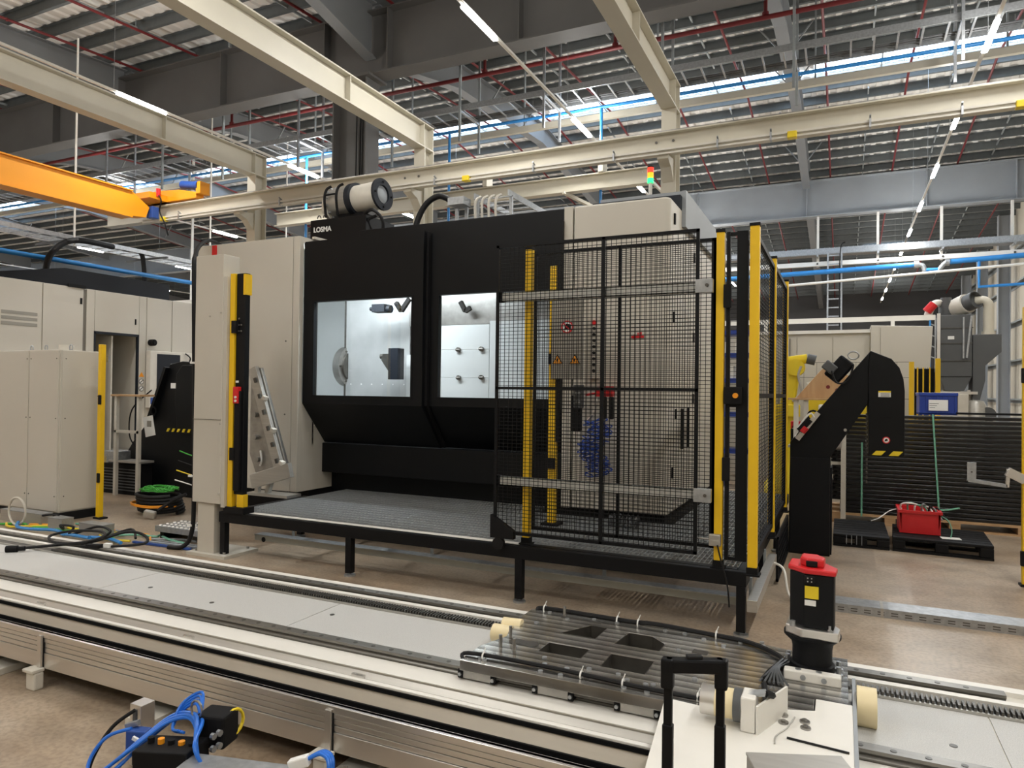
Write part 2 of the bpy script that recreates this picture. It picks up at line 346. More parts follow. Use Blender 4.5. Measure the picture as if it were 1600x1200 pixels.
# walls
wr = struct(B(XR, XR + .15, YF, YB, 0, 10.6).build('wall_right', 'wallp'))
yy = YF
for k in range(55):
    if 8 < k: B(XR - .012, XR, YF + k + .02, YF + k + .98, 0, 8).build('wall_panel', 'wallp', wr)
for z in (1.6, 3.1, 4.6, 6.1, 7.4):
    MB().box(XR - .20, XR - .012, 8, YB, z, z + .012).box(XR - .03, XR - .012, 8, YB, z - .16, z).box(XR - .20, XR - .188, 8, YB, z - .05, z).build('girt', 'galvd', wr)
struct(B(XL, XR, YB, YB + .15, 0, 10.6).build('wall_back', 'walld'))
struct(B(XL - .15, XL, YF, YB, 0, 10.6).build('wall_left', 'wallw'))
struct(B(XL, XR, YF - .15, YF, 0, 10.6).build('wall_front', 'wallp'))
for i, yc in enumerate((27.2, 33.5, 38.3, 42.9)):
    c = MB(); ibeam(c, (XR - .42, yc, 0), (XR - .42, yc, rz(yc) - .25), .42, .30, .02, .03, up=(1, 0, 0))
    tag(c.build('wall_column', 'steelblue', org=(XR - .42, yc, 0)), ['grey steel column of the right wall under the far roof girder', 'second grey steel column along the right wall', 'third grey steel column along the right wall', 'farthest grey steel column along the right wall'][i], 'column')
# main girder on a column, rafters, far girder
GY = 11.75
g = thing('roof_girder', 'deep dark grey plate girder crossing the hall above the machine', 'girder', (-16, GY, 8.05))
m = MB(); ibeam(m, (XL + .2, GY, 8.70), (XR - .05, GY, 8.70), 1.30, .42, .02, .03); m.build('girder_beam', 'steelgrey', g)
for xx in (-19, -16.4, -12.9, -9.9, -8.3, -5.4, -1.2, 2.5):
    B(xx - .012, xx + .012, GY - .2, GY + .2, 8.08, 9.32).build('stiffener', 'steelgrey', g)
for xx in (-12.5, -5, 1.0): MB().bar((xx, GY - .3, 9.3), (xx, GY - .3, 9.62), .05, .05).build('cleat', 'galvd', g)
c = thing('steel_column', 'dark grey steel column rising behind the mist filter to the deep girder', 'column', (-9.2, GY, 0))
m = MB(); ibeam(m, (-9.2, GY, 0), (-9.2, GY, 8.04), .86, .44, .02, .03, up=(1, 0, 0)); m.build('shaft', 'steelgrey', c)
B(-9.75, -8.65, GY - .3, GY + .3, 8.0, 8.05).build('cap_plate', 'steelgrey', c)
B(-9.75, -8.65, GY - .3, GY + .3, 0, .04).build('base_plate', 'steelgrey', c)
m = MB()
for xx, r in ((-9.15, .012), (-9.05, .016), (-9.0, .01)): m.tube([(xx, GY - .05, .5), (xx, GY - .05, 5), (xx + .02, GY - .05, 7.6)], r, 6)
lab(m.build('cable_run', 'rubber', c), 'black cables strapped down the column')
for i, rx in enumerate(RAFX):
    m = MB()
    def raf(y0, y1, h0, h1):
        z0, z1 = rz(y0) - .24, rz(y1) - .24
        m.bar((rx, y0, z0), (rx, y1, z1), .26, .025); m.bar((rx, y0, z0 - h0), (rx, y1, z1 - h1), .26, .025)
        m.add([(rx - .01, y0, z0), (rx + .01, y0, z0), (rx + .01, y0, z0 - h0), (rx - .01, y0, z0 - h0), (rx - .01, y1, z1), (rx + .01, y1, z1), (rx + .01, y1, z1 - h1), (rx - .01, y1, z1 - h1)],
              [(0, 1, 2, 3), (7, 6, 5, 4), (0, 4, 5, 1), (1, 5, 6, 2), (2, 6, 7, 3), (3, 7, 4, 0)])
    raf(-6, 9.6, .6, .6); raf(9.6, GY - .05, .6, 1.15); raf(GY + .05, 15.2, 1.15, .62); raf(15.2, 20.5, .62, .62); raf(20.5, 26.8, .62, .62); raf(27.5, YB - .2, .62, .62)
    t = thing('rafter', ['outermost left grey roof rafter deep in the hall', 'second grey roof rafter from the left end', 'third grey roof rafter from the left end', 'grey roof rafter left of the orange crane', 'grey roof rafter above the left strip light', 'grey roof rafter meeting the girder at the dark column', 'slim grey roof rafter with V braces right of the signal tower'][i], 'rafter', (rx, GY, 9))
    m.build('rafter_beam', 'rafst', t)
    for yb in (13.4, 16.8, 19.0, 22.2, 24.6):
        zb = rz(yb) - .80
        for s in (-1, 1): MB().bar((rx + s * .1, yb, zb), (rx + s * .55, yb, zb + .58), .03, .03).build('brace', 'galv' if i == 6 else 'galvd', t)
g = thing('roof_girder', 'pale grey plate girder spanning the hall far behind the fence', 'girder', (-10, 27.2, 7.98))
m = MB(); ibeam(m, (XL + .2, 27.2, 8.68), (XR - .66, 27.2, 8.64), 1.30, .40, .02, .03); m.build('girder_beam', 'steelblue', g)
for xx in (-8.8, -5, -1.2, 2.5, 5.0): B(xx - .012, xx + .012, 27.0, 27.4, 8.02, 9.26).build('stiffener', 'steelblue', g)
# sprinkler pipes
RPX = [-31.9, -30.1, -28.2, -26.3, -24.5, -22.6, -20.8, -18.9, -17.0, -15.15, -13.3, -11.5, -9.72, -7.97, -6.1, -4.25, -2.4, -0.42, 1.45, 3.3, 5.1]
nth = ['second', 'third', 'fourth', 'fifth', 'sixth', 'seventh', 'eighth', 'ninth', 'tenth']
where = ['leftmost'] + [q + ' from the left' for q in nth] + [q + ' from the right' for q in reversed(nth)] + ['rightmost']
where.insert(10, 'midway across the hall')
for i, xx in enumerate([1.028 * q for q in RPX]):
    t = thing('sprinkler_pipe', 'dark red sprinkler pipe under the roof, %s' % where[i], 'pipe', (xx, GY, 9.2), 'sprinkler pipes under the roof')
    if xx < -16 or xx < -11: y0 = 2.0
    else: y0 = 2.0
    MB().tube([(xx, y0, rz(y0) - .42), (xx, 20.5, rz(20.5) - .42), (xx, 46, rz(46) - .42)], .030, 8).build('pipe_run', 'red', t, smooth=True)
    for yh in (4, 7, 10, 13.2, 16, 18.6, 23, 26, 30, 34, 38): MB().cyl((xx, yh, rz(yh) - .42), (xx, yh, rz(yh) - .2), .008, 6).build('hanger_rod', 'galvd', t)
    for yh in (8.5, 11.0): MB().cyl((xx + .01, yh, rz(yh) - .40), (xx + .01, yh, rz(yh) - .46), .03, 8, .02).build('sprinkler_head', 'red', t)
t = thing('sprinkler_main', 'dark red sprinkler main pipe running along behind the deep girder', 'pipe', (-6, 13.0, 8.05))
MB().tube([(XL + 1, 13.3, 8.45), (XR - .3, 13.3, 8.45)], .045, 10).build('pipe_run', 'red', t, smooth=True)
for xx in (-14.4, -9.9, -7.0, -4.1, -1.3, 1.5): MB().cyl((xx, 13.3, 8.45), (xx, 13.3, 8.85), .035, 10).cyl((xx, 13.3, 8.48), (xx, 13.3, 8.54), .06, 10).build('riser', 'red', t)
# LED strip lighting: a white trunking rail with lit sections, one rail a row
rows = [(-40.6, 'farthest row of strip lights on the left side of the hall'), (-33.5, 'third row of strip lights beyond the orange crane'), (-26.4, 'second row of strip lights beyond the orange crane'), (-19.25, 'first row of strip lights beyond the orange crane'), (-11.9, 'row of strip lights left of the dark column'), (-4.75, 'row of strip lights above the machine doors'), (1.93, 'row of strip lights receding down the right of the hall'), (9.0, None)]
for x, lb in rows:
    if lb is None: continue
    t = thing('strip_light', lb, 'lamp', (x, 12, 6.9))
    MB().box(x - .022, x + .022, -6.5, 45, 6.95, 6.99).build('trunking_rail', 'white', t)
    st = 3.42 if x > 0 else 4.36
    for k in range(15 if x > 0 else 12):
        y0 = (-5.4 if x > 0 else -4.72) + st * k
        MB().prism([(x - .045, 6.93), (x - .035, 6.91), (x + .035, 6.91), (x + .045, 6.93), (x + .022, 6.95), (x - .022, 6.95)], 'y', y0, y0 + 1.0).build('lamp_diffuser', 'led', t)
        if y0 < 2 and x < -20: continue
        lamp_or_fill_light(t, (x, y0 + .5, 6.908), .07, .98, LAMP * .26, (1.0, 0.985, 0.95))
        for sd in ((-1, 1) if x > -21 else ()): lamp_or_fill_light(t, (x + sd * .047, y0 + .5, 6.94), .03, .98, LAMP * .10, (1.0, 0.985, 0.95), -sd * math.radians(128))  # extra side lights tilted upward, added to brighten the ceiling
    for k in range(12):
        yh = -4 + 4.1 * k; MB().cyl((x, yh, 6.98), (x, yh, rz(yh) - .1), .004, 5).build('suspension_wire', 'galv', t)
# ================================================================ CRANE FRAME
RY = 10.2
cl = {-10.75: 'left', -6.78: 'middle', -2.38: 'right'}
for x, w in cl.items():
    t = thing('crane_column', {'left': 'cream crane column left of the machine housing', 'middle': 'cream crane column beside the black hose on the machine roof', 'right': 'cream crane column behind the signal tower'}[w], 'column', (x, 10.6, 0))
    m = MB(); ibeam(m, (x, 10.6, .03), (x, 10.6, 5.92), .30, .22, .012, .018, up=(0, 1, 0)); m.build('shaft', 'cream', t)
    B(x - .22, x + .22, 10.35, 10.85, 0, .03).build('base_plate', 'cream', t)
    MB().prism([(10.45, 5.15), (10.28, 5.12), (10.08, 5.12), (10.08, 5.05), (10.28, 4.98), (10.45, 4.80)], 'x', x - .08, x + .08).build('corbel', 'cream', t, bevel=.005)
    t = thing('crane_beam', {'left': 'leftmost cream overhead beam above the orange crane', 'middle': 'cream overhead beam running to the middle crane column', 'right': 'cream overhead beam at top centre right'}[w], 'beam', (x, 4, 5.92))
    m = MB(); ibeam(m, (x, -6.0, 6.14), (x, 10.75, 6.14), .44, .22, .014, .022); m.build('beam', 'cream', t)
    for yy in (8.4, 10.45, 10.74): B(x - .10, x + .10, yy - .008, yy + .008, 5.945, 6.34).build('stiffener', 'cream', t)
t = thing('runway_rail', 'long cream crane runway rail crossing behind the machine', 'crane rail', (-6, RY, 5.13))
m = MB(); ibeam(m, (-14.75, RY, 5.30), (XR - .5, RY, 5.30), .30, .20, .010, .016); m.build('rail_beam', 'cream', t)
B(-14.7, XR - .5, RY - .03, RY + .03, 5.45, 5.49).build('crane_track', 'steel', t)
MB().box(-13.4, XR - .5, RY - .17, RY - .12, 5.155, 5.185).box(-13.4, XR - .5, RY - .165, RY - .125, 5.10, 5.125).build('conductor_bar', 'offwhite', t)
for xx in (-12.3, -9.6, -7.4, -6.2, -4.4, -3.1, -1.6, -.9, .3, 1.3, 2.4): MB().box(xx - .012, xx + .012, RY - .19, RY - .09, 5.09, 5.20).bar((xx, RY - .1, 5.2), (xx, RY - .19, 5.24), .02, .02).build('clip', 'galv', t)
for xx in (-12.75, -5.6, -.63, 1.9): MB().box(xx - .06, xx + .06, RY - .21, RY - .10, 5.08, 5.17).build('end_cap', 'yellowb', t, bevel=.01)
for xx in (-6.9, -6.62, -2.5, -2.25): MB().cyl((xx, RY - .02, 5.33), (xx, RY - .012, 5.33), .02, 8).build('bolt', 'steeld', t)
t = thing('runway_rail', 'shorter cream crane rail behind and below the main runway', 'crane rail', (-6, 13.5, 5.7))
m = MB(); ibeam(m, (-13.0, 13.5, 5.90), (-3.45, 13.5, 5.90), .32, .2, .012, .018); m.build('rail_beam', 'cream', t)
for xx in (-7.0, -4.4): MB().box(xx - .05, xx + .05, 13.36, 13.64, 6.06, 6.5).build('hanger', 'cream', t)
MB().bar((-5.2, 13.4, 5.74), (-4.0, 15.2, 5.2), .08, .06).build('bracing', 'cream', t); MB().bar((-3.6, 13.5, 6.0), (-2.8, 15.0, 5.2), .05, .05).build('bracing', 'white', t)
# orange bridge crane
t = thing('bridge_crane', 'orange overhead bridge crane girder with blue drives at upper left', 'crane', (-13.0, 6, 5.05))
m = MB(); m.prism([(-5, 5.05), (9.35, 5.05), (9.72, 5.10), (9.80, 5.32), (9.42, 5.55), (-5, 5.55)], 'x', -13.13, -12.87); m.build('girder', 'orange', t, bevel=.006)
B(-13.17, -12.83, -5, 9.40, 5.55, 5.575).build('top_flange', 'orange', t); B(-13.17, -12.83, -5, 9.40, 5.025, 5.05).build('bottom_flange', 'orange', t)
c = MB().prism([(-14.35, 5.50), (-14.35, 5.72), (-13.0, 5.76), (-12.4, 5.72), (-11.9, 5.62), (-11.9, 5.50)], 'y', RY - .1, RY + .1).build('end_carriage', 'orange', t, bevel=.008)
B(-14.35, -14.1, RY - .14, RY - .1, 5.50, 5.70).build('buffer_plate', 'orange', c); B(-13.25, -12.75, 9.7, RY + .1, 5.50, 5.62).build('joint_plate', 'orange', c)
MB().cyl((-13.9, RY - .2, 5.60), (-13.3, RY - .2, 5.60), .10, 14).cyl((-13.3, RY - .2, 5.6), (-13.1, RY - .2, 5.6), .07, 12).build('drive_motor', 'bluem', t, smooth=True)
MB().cyl((-12.35, RY - .05, 5.82), (-11.95, RY - .05, 5.76), .085, 14).cyl((-11.95, RY - .05, 5.76), (-11.85, RY - .05, 5.75), .10, 14).build('travel_motor', 'bluem', t, smooth=True)
B(-11.88, -11.76, RY - .12, RY + .12, 5.58, 5.82).build('buffer_block', 'orange', t)
B(-12.99, -12.82, 9.82, 9.98, 5.12, 5.36).build('junction_box', 'bluem', t, bevel=.01)
MB().cyl((-12.75, 9.9, 5.55), (-12.75, 9.9, 5.72), .045, 10).build('beacon', 'redb', t)
MB().tube(spline([(-12.75, 9.9, 5.6), (-12.6, 9.85, 5.45), (-12.7, 9.9, 5.25), (-12.55, 9.9, 5.0), (-12.5, 9.95, 4.75)]), .015, 6).build('festoon_cable', 'rubber', t)
# ================================================================ CABLE TRAYS AND PIPES UNDER THE ROOF
t = thing('cable_tray', 'long galvanised ladder cable tray hanging behind the deep girder', 'cable tray', (-6, 12.95, 7.5))
for y0 in (12.6, 13.3): B(-26, XR - .4, y0 - .01, y0 + .01, 7.44, 7.56).build('side_rail', 'galv', t)
rg = B(-25.8, -25.77, 12.61, 13.29, 7.455, 7.475).build('rung', 'galv', t)
for k in range(1, 92): copy_child(rg, t, (k * .345, 0, 0))
m = MB()
for k, yy in enumerate((13.12, 13.2)): m.tube([(-26, yy, 7.50), (-8, yy + .03, 7.50), (XR - .5, yy, 7.5)], .016, 6)
lab(m.build('cable_run', 'dustgrey', t), 'dark cables lying in the tray')
hx = [-18.2, -16.0, -13.85, -11.45, -9.42, -7.16, -5.29, -2.98, -.77, 1.63, 4.0]
hw = ['leftmost', 'second', 'third', 'fourth', 'fifth', 'sixth', 'seventh', 'eighth', 'ninth', 'tenth', 'rightmost']
for i, xx in enumerate(hx):
    t = thing('tray_hanger', 'galvanised trapeze hanger of the long cable tray, %s from the left' % hw[i] if hw[i] != 'rightmost' and hw[i] != 'leftmost' else 'galvanised trapeze hanger of the long cable tray, %s one' % hw[i], 'hanger', (xx, 12.95, 8), 'tray hangers')
    zt = 8.95
    for yy in (12.53, 13.37): B(xx - .022, xx + .022, yy - .022, yy + .022, 6.78, zt).build('hanger_rod', 'galvd' if i % 3 else 'galv', t)
    B(xx - .02, xx + .02, 12.2, 13.7, zt, zt + .04).build('top_bar', 'galv', t); B(xx - .02, xx + .02, 12.53, 13.37, 7.39, 7.43).build('cross_bar', 'galv', t)
t = thing('blue_air_pipe', 'blue compressed air pipe running beside the long cable tray', 'pipe', (-6, 13.8, 7.4))
MB().tube([(-28, 13.55, 7.43), (XR - .4, 13.55, 7.43)], .035, 10).build('pipe_run', 'blue', t, smooth=True)
for k, xx in enumerate((-12.1, -8.0, -4.45)): MB().cyl((xx, 13.55, 7.43), (xx, 13.55, 3.2), .03, 10).build('drop_pipe', 'blue', t, smooth=True)
t = thing('white_rail', 'thin cream busbar rail hanging below the blue air pipe', 'busbar', (-6, 14.3, 7.35))
MB().box(-28, XR - .5, 14.25, 14.35, 7.47, 7.60).build('bar', 'cream', t)
for k in range(7): B(-15.5 + 3 * k - .015, -15.5 + 3 * k + .015, 14.28, 14.32, 7.60, rz(14.3) - .1).build('hanger_rod', 'galvd', t)
# services at mid height on the right, hung from the far girder
SY = 26.8
t = thing('mesh_cable_tray', 'silver wire mesh cable tray hanging from the far girder at right', 'cable tray', (2.2, SY, 6.6))
MB().box(-5.2, XR - .7, SY - .03, SY, 6.59, 6.79).box(-5.2, XR - .7, SY + .47, SY + .5, 6.59, 6.79).box(-5.2, XR - .7, SY, SY + .47, 6.57, 6.59).build('tray', 'galv', t)
rg = B(-5.1, -5.075, SY - .04, SY - .03, 6.56, 6.80).build('wire', 'galv', t)
for k in range(1, 70): copy_child(rg, t, (k * .15, 0, 0))
MB().box(-5.2, XR - .7, SY - .07, SY + .07, 6.17, 6.32).build('channel', 'white', t)
for xx in (-.82, 1.07, 2.95, 4.9):
    MB().box(xx - .04, xx + .04, SY + .30, SY + .38, 6.2, 7.99).build('support_post', 'white', t)
    MB().box(xx - .03, xx + .03, SY - .1, SY + .6, 6.50, 6.56).build('cross_arm', 'galv', t); MB().cyl((xx, SY - .09, 6.245), (xx, SY - .07, 6.245), .035, 8).build('bolt', 'steeld', t)
t = thing('air_pipe_line', 'bright blue air pipe under the mesh tray at right', 'pipe', (2.2, SY - .4, 6.0))
for a_, b_ in (((-4.8, SY - .4, 5.80), (2.16, SY - .4, 5.97)), ((3.05, SY - .4, 6.0), (5.2, SY - .4, 6.08))): MB().tube([a_, b_], .085, 12).build('pipe_run', 'blue', t, smooth=True)
MB().tube(spline([(2.16, SY - .4, 5.97), (2.35, SY - .4, 5.92), (2.41, SY - .4, 5.74)]), .075, 10).cyl((2.1, SY - .4, 5.97), (2.24, SY - .4, 5.97), .12, 10).build('valve', 'galv', t, smooth=True)
MB().tube(spline([(3.05, SY - .4, 6.0), (2.95, SY - .4, 5.95), (2.8, SY - .4, 5.74)]), .075, 10).cyl((2.98, SY - .4, 6.0), (3.1, SY - .4, 6.0), .12, 10).build('valve', 'galv', t, smooth=True)
MB().tube([(2.38, SY - .4, 5.77), (2.83, SY - .4, 5.77)], .065, 10).build('bypass_pipe', 'blue', t, smooth=True); MB().tube([(3.9, SY - .4, 6.04), (3.9, SY - .4, 5.15), (5.2, SY - .4, 5.19)], .05, 10).build('bypass_pipe', 'blue', t, smooth=True)
tag(MB().tube([(-2.2, SY - .7, 5.42), (5.3, SY - .7, 5.77)], .045, 10).build('white_pipe', 'white', smooth=True, org=(2.2, SY - .7, 5.6)), 'thin white pipe below the blue air pipe at right', 'pipe')
t = thing('drop_ladder_tray', 'upright galvanised ladder tray dropping behind the beige rear machine', 'cable tray', (-.25, SY - .3, 3.9))
for xx in (-.48, -.05): B(xx - .025, xx + .025, SY - .32, SY - .24, 3.85, 6.6).build('side_rail', 'galv', t)
for k in range(9): B(-.48, -.05, SY - .31, SY - .27, 4.05 + .3 * k, 4.09 + .3 * k).build('rung', 'galv', t)
MB().box(-.6, .05, SY - .4, SY - .1, 3.78, 3.86).build('foot_plate', 'galv', t); MB().tube(spline([(.05, SY - .33, 6.9), (-.1, SY - .34, 6.5), (-.1, SY - .34, 4.0)]), .022, 6).build('drop_cable', 'rubber', t)
# services at mid height on the left (running in depth)
LX = -15.0
t = thing('cable_tray', 'galvanised ladder cable tray above the machine at left', 'cable tray', (LX, 10, 4.8))
for xx in (LX - .3, LX + .3): B(xx - .01, xx + .01, 3, 20, 4.73, 4.82).build('side_rail', 'galv', t)
rg = B(LX - .3, LX + .3, 3.1, 3.12, 4.74, 4.755).build('rung', 'galv', t)
for k in range(1, 56): copy_child(rg, t, (0, k * .3, 0))
for yy in (9.4, 12.9, 15.6): B(LX + .31, LX + .34, yy, yy + .03, 4.6, 9.0).build('support_post', 'white', t)
for yy in (9.1, 11.2): MB().box(LX - .5, LX + .9, yy, yy + .04, 4.62, 4.66).build('arm', 'dustgrey', t)
m = MB()
for k in range(3): m.tube(spline([(LX + .1 + .05 * k, 10.9, 4.8), (LX + .15 + .05 * k, 11.1, 4.7), (LX + .2 + .05 * k, 11.15, 3.95)]), .02, 6)
lab(m.build('cable_drop', 'rubber', t), 'black cables dropping to the machine roof')
t = tag(MB().tube([(-14.5, 3, 4.20), (-14.5, 30, 4.25)], .05, 10).build('air_pipe', 'blue', smooth=True, org=(-14.5, 10, 4.2)), 'blue air pipe below the cable tray at left', 'pipe')
t = thing('roof_hose', 'thick black hose arching from the left machine roof to the tray', 'hose', (-14.2, 8.7, 3.9))
MB().tube(spline([(-14.3, 8.6, 3.8), (-14.35, 8.75, 4.3), (-14.5, 9.3, 4.68), (-14.7, 10.3, 4.75)], 8), .06, 12).build('hose', 'rubber', t, smooth=True); MB().cyl((-14.3, 8.6, 3.78), (-14.3, 8.6, 3.95), .075, 12).build('hose_cuff', 'blackm', t)
t = thing('duct_segment', 'white ventilation trunking beyond the left machine', 'trunking', (-20, 16, 4.2))
MB().box(-24, -14.5, 15.9, 16.2, 4.25, 4.45).build('trunk', 'white', t)
for xx in (-19, -16.5): B(xx - .02, xx + .02, 15.98, 16.06, 4.45, 9.0).build('hanger_rod', 'white', t)
B(-18, -17.3, 15.85, 15.9, 4.15, 4.4).build('junction_box', 'offwhite', t)
t = thing('partition_wall', 'white sandwich panel partition far behind the left machine', 'partition', (-24, 19, 0))
for k in range(8): B(-33 + 2.0 * k, -31.02 + 2.0 * k, 19, 19.1, 0, 3.9).build('panel', 'wallw', t)
# ================================================================ WORK PLATFORM
PX0, PX1, PY0, PZ = -5.50, -0.58, 5.0, 0.44
t = thing('work_platform', 'black steel work platform with galvanised grating in front of the machine', 'platform', (-3, 6, 0))
B(PX0, PX1, PY0, PY0 + .06, PZ - .10, PZ).build('front_beam', 'blackfr', t, bevel=.004)
B(PX1 - .06, PX1, PY0 + .06, 9.2, PZ - .10, PZ).build('side_beam', 'blackfr', t)
B(PX0, PX0 + .06, PY0 + .06, 6.2, PZ - .10, PZ).build('side_beam', 'blackfr', t)
for yy in (5.9, 6.42): B(PX0 + .06, PX1 - .06, yy, yy + .06, PZ - .11, PZ - .04).build('cross_beam', 'blackfr', t)
for xx in (-4.66, -3.74, -2.82, -1.90, -1.2): B(xx - .025, xx + .025, PY0 + .06, 6.48, PZ - .10, PZ - .037).build('joist', 'blackfr', t)
for (lx, ly) in ((-5.45, 5.03), (-3.93, 5.03), (-2.28, 5.03), (-.615, 5.03), (-5.45, 6.1), (-3.93, 6.5), (-2.28, 6.5), (-.615, 6.36), (-.615, 7.9)):
    lg = B(lx - .03, lx + .03, ly - .03, ly + .03, .03, PZ - .10).build('leg', 'blackfr', t)
    MB().cyl((lx, ly, 0), (lx, ly, .015), .05, 14).cyl((lx, ly, .015), (lx, ly, .04), .012, 8).build('levelling_foot', 'galv', lg)
B(-2.30, PX1 - .07, PY0 + .062, PY0 + .127, PZ - .03, PZ + .002).build('edge_strip', 'blackfr', t)
lab(B(PX0 + .16, -2.30, PY0 + .062, PY0 + .127, PZ - .03, PZ + .002).build('nosing_strip', 'white', t), 'pale grating nosing strip along the front edge')
def grating(x0, x1, y0, y1):
    mb = MB(); n = int((x1 - x0) / .034)
    for k in range(n + 1):
        xx = x0 + (x1 - x0) * k / n; mb.box(xx - .002, xx + .002, y0, y1, PZ - .036, PZ)
    n = int((y1 - y0) / .10)
    for k in range(n + 1):
        yy = y0 + (y1 - y0) * k / n; mb.box(x0, x1, yy - .003, yy + .003, PZ - .012, PZ - .001)
    for yy in (y0, y1): mb.box(x0, x1, yy - .002, yy + .002, PZ - .032, PZ)
    return mb
gx = [PX0 + .07, -4.66, -3.74, -2.82, -1.90, -1.2, PX1 - .065]
for i in range(6):
    stuff(grating(gx[i] + .004, gx[i + 1] - .004, PY0 + .13, 6.855 if i < 3 else 6.49).build('grating_panel', 'grate', t))
stuff(grating(-1.40, PX1 - .065, 6.50, 9.15).build('grating_panel', 'grate', t))
t = thing('cable_duct', 'galvanised cable duct running under the front of the platform', 'cable duct', (-3, 5.3, 0))
B(-5.30, -.66, 5.27, 5.37, .135, .188).build('duct_body', 'galvp', t, bevel=.003); B(-5.30, -.66, 5.265, 5.375, .188, .195).build('duct_lid', 'galv', t)
for xx in (-4.9, -3.3, -1.7): B(xx - .015, xx + .015, 5.376, 5.384, .11, .335).build('duct_hanger', 'galvd', t)
MB().cyl((-5.18, 5.266, .15), (-5.18, 5.27, .15), .025, 14).build('cable_outlet', 'blackm', t)
t = thing('cable_duct', 'galvanised cable duct along the right end of the platform', 'cable duct', (-.53, 5.7, 0))
B(-.565, -.50, 4.92, 6.45, .20, .28).build('duct_body', 'alud', t, bevel=.003)
for yy in (5.2, 6.2): B(-.585, -.565, yy, yy + .03, .20, .36).build('duct_hanger', 'galvd', t)
t = tag(MB().tube(spline([(-.505, 6.2, .26), (-.42, 6.15, .22), (-.36, 6.05, .03), (-.15, 5.98, .012), (.05, 5.97, .012)]), .010, 8).build('white_cable', 'white', smooth=True, org=(-.3, 6, 0)), 'white cable dropping from the side duct to the floor', 'cable')
# ================================================================ SAFETY FENCE
def post(x, y, z0, z1, label, w=.055, face='yellow', base=True):
    t = thing('fence_post', label, 'post', (x, y, z0), 'yellow fence posts')
    B(x - w / 2, x + w / 2, y - w / 2, y + w / 2, z0 + .05, z1 - .02).build('shaft', 'yellow', t, bevel=.003)
    B(x - w / 2 - .004, x + w / 2 + .004, y - w / 2 - .004, y + w / 2 + .004, z1 - .02, z1).build('cap', 'blackm', t)
    MB().box(x - w / 2 - .02, x + w / 2 + .02, y - w / 2 - .02, y + w / 2 + .02, z0, z0 + .012).box(x - w / 2 - .006, x + w / 2 + .006, y - w / 2 - .006, y + w / 2 + .006, z0 + .012, z0 + .055).build('foot', 'blackm', t)
    return t
post(-2.26, 5.11, PZ, 2.80, 'yellow fence post behind the sliding mesh gate')
post(-.775, 5.06, PZ, 2.80, 'yellow fence post at the lock of the sliding gate')
post(-.545, 5.04, PZ - .02, 2.82, 'yellow corner post of the mesh fence', .062)
post(-.545, 6.42, PZ - .02, 2.84, 'yellow middle post of the side fence')
post(-.545, 7.90, PZ - .02, 2.86, 'yellow rear post of the side fence')
def wirepanel(label, a, b, z0, z1, bars=(), hbars=(), fw=.022, dx=.037, dz=.028, tr=None, name='mesh_fence'):
    a = Vector(a); b = Vector(b); L = (b - a).length; d = (b - a).normalized()
    t = thing(name, label, 'fence' if name == 'mesh_fence' else 'gate', (a + (b - a) / 2).to_tuple()[:2] + (z0,))
    def at(s, z): q = a + d * s; return (q.x, q.y, z)
    for s in (fw / 2, L - fw / 2): MB().bar(at(s, z0), at(s, z1), fw, fw).build('frame_upright', 'blackfr', t)
    for z in (z0 + fw / 2, z1 - fw / 2): MB().bar(at(0, z), at(L, z), fw, fw).build('frame_rail', 'blackfr', t)
    for s in bars: MB().bar(at(s, z0), at(s, z1), fw, fw).build('frame_upright', 'blackfr', t)
    for z in hbars: MB().bar(at(0, z), at(L, z), fw, fw).build('frame_rail', 'blackfr', t)
    m = MB(); n = int(L / dx)
    for k in range(1, n): m.bar(at(L * k / n, z0), at(L * k / n, z1), .0038, .0038)
    n = int((z1 - z0) / dz); q = d.cross(Vector((0, 0, 1))) * .003
    for k in range(1, n):
        z = z0 + (z1 - z0) * k / n; p0 = Vector(at(0, z)) + q; p1 = Vector(at(L, z)) + q; m.bar(p0, p1, .0038, .0038)
    stuff(m.build('wire_mesh', 'blackfr', t))
    return t
t = wirepanel('black sliding mesh gate with galvanised rails in front of the machine', (-2.48, 4.965, 0), (-.905, 4.965, 0), .535, 2.80, bars=(.88,), hbars=(1.675,), name='sliding_gate')
for z in (2.36, .91):
    r = MB().box(-2.45, -.83, 4.985, 4.99, z, z + .07).box(-2.45, -.83, 4.985, 5.03, z + .063, z + .07).box(-2.45, -.83, 4.985, 5.03, z, z + .007).build('slide_rail', 'railz', t)
    B(-.93, -.81, 4.945, 4.985, z - .01, z + .085).build('stop_bracket', 'galv', r, bevel=.004)
    B(-2.48, -2.44, 4.98, 5.03, z - .005, z + .075).build('end_stop', 'blackm', r)
    MB().cyl((-.85, 4.935, z + .04), (-.85, 4.945, z + .04), .012, 10).build('bolt', 'steeld', r)
w = MB().prism([(-2.50, .68), (-2.50, .50), (-2.30, .50), (-2.30, .56)], 'y', 4.94, 4.99).build('caster_bracket', 'blackm', t)
MB().cyl((-2.435, 4.945, .455), (-2.435, 4.985, .455), .048, 18).build('caster_wheel', 'rubber', w)
wirepanel('fixed black mesh panel behind the sliding gate', (-2.22, 5.12, 0), (-.81, 5.12, 0), .56, 2.76, bars=(.7, 1.385, 1.40))
t = thing('gate_end_frame', 'narrow black frame between the gate lock post and the corner post', 'frame', (-.66, 5.06, PZ))
for x0, x1 in ((-.735, -.71), (-.665, -.59)): B(x0, x1, 5.05, 5.09, .50, 2.78).build('upright', 'blackfr', t)
for z in (.50, 2.755, 1.56): B(-.735, -.59, 5.055, 5.085, z, z + .022).build('rail', 'blackfr', t)
m = MB()
for k in range(1, 78): m.box(-.71, -.66, 5.069, 5.072, .5 + .029 * k, .503 + .029 * k)
stuff(m.build('wire_mesh', 'blackfr', t))
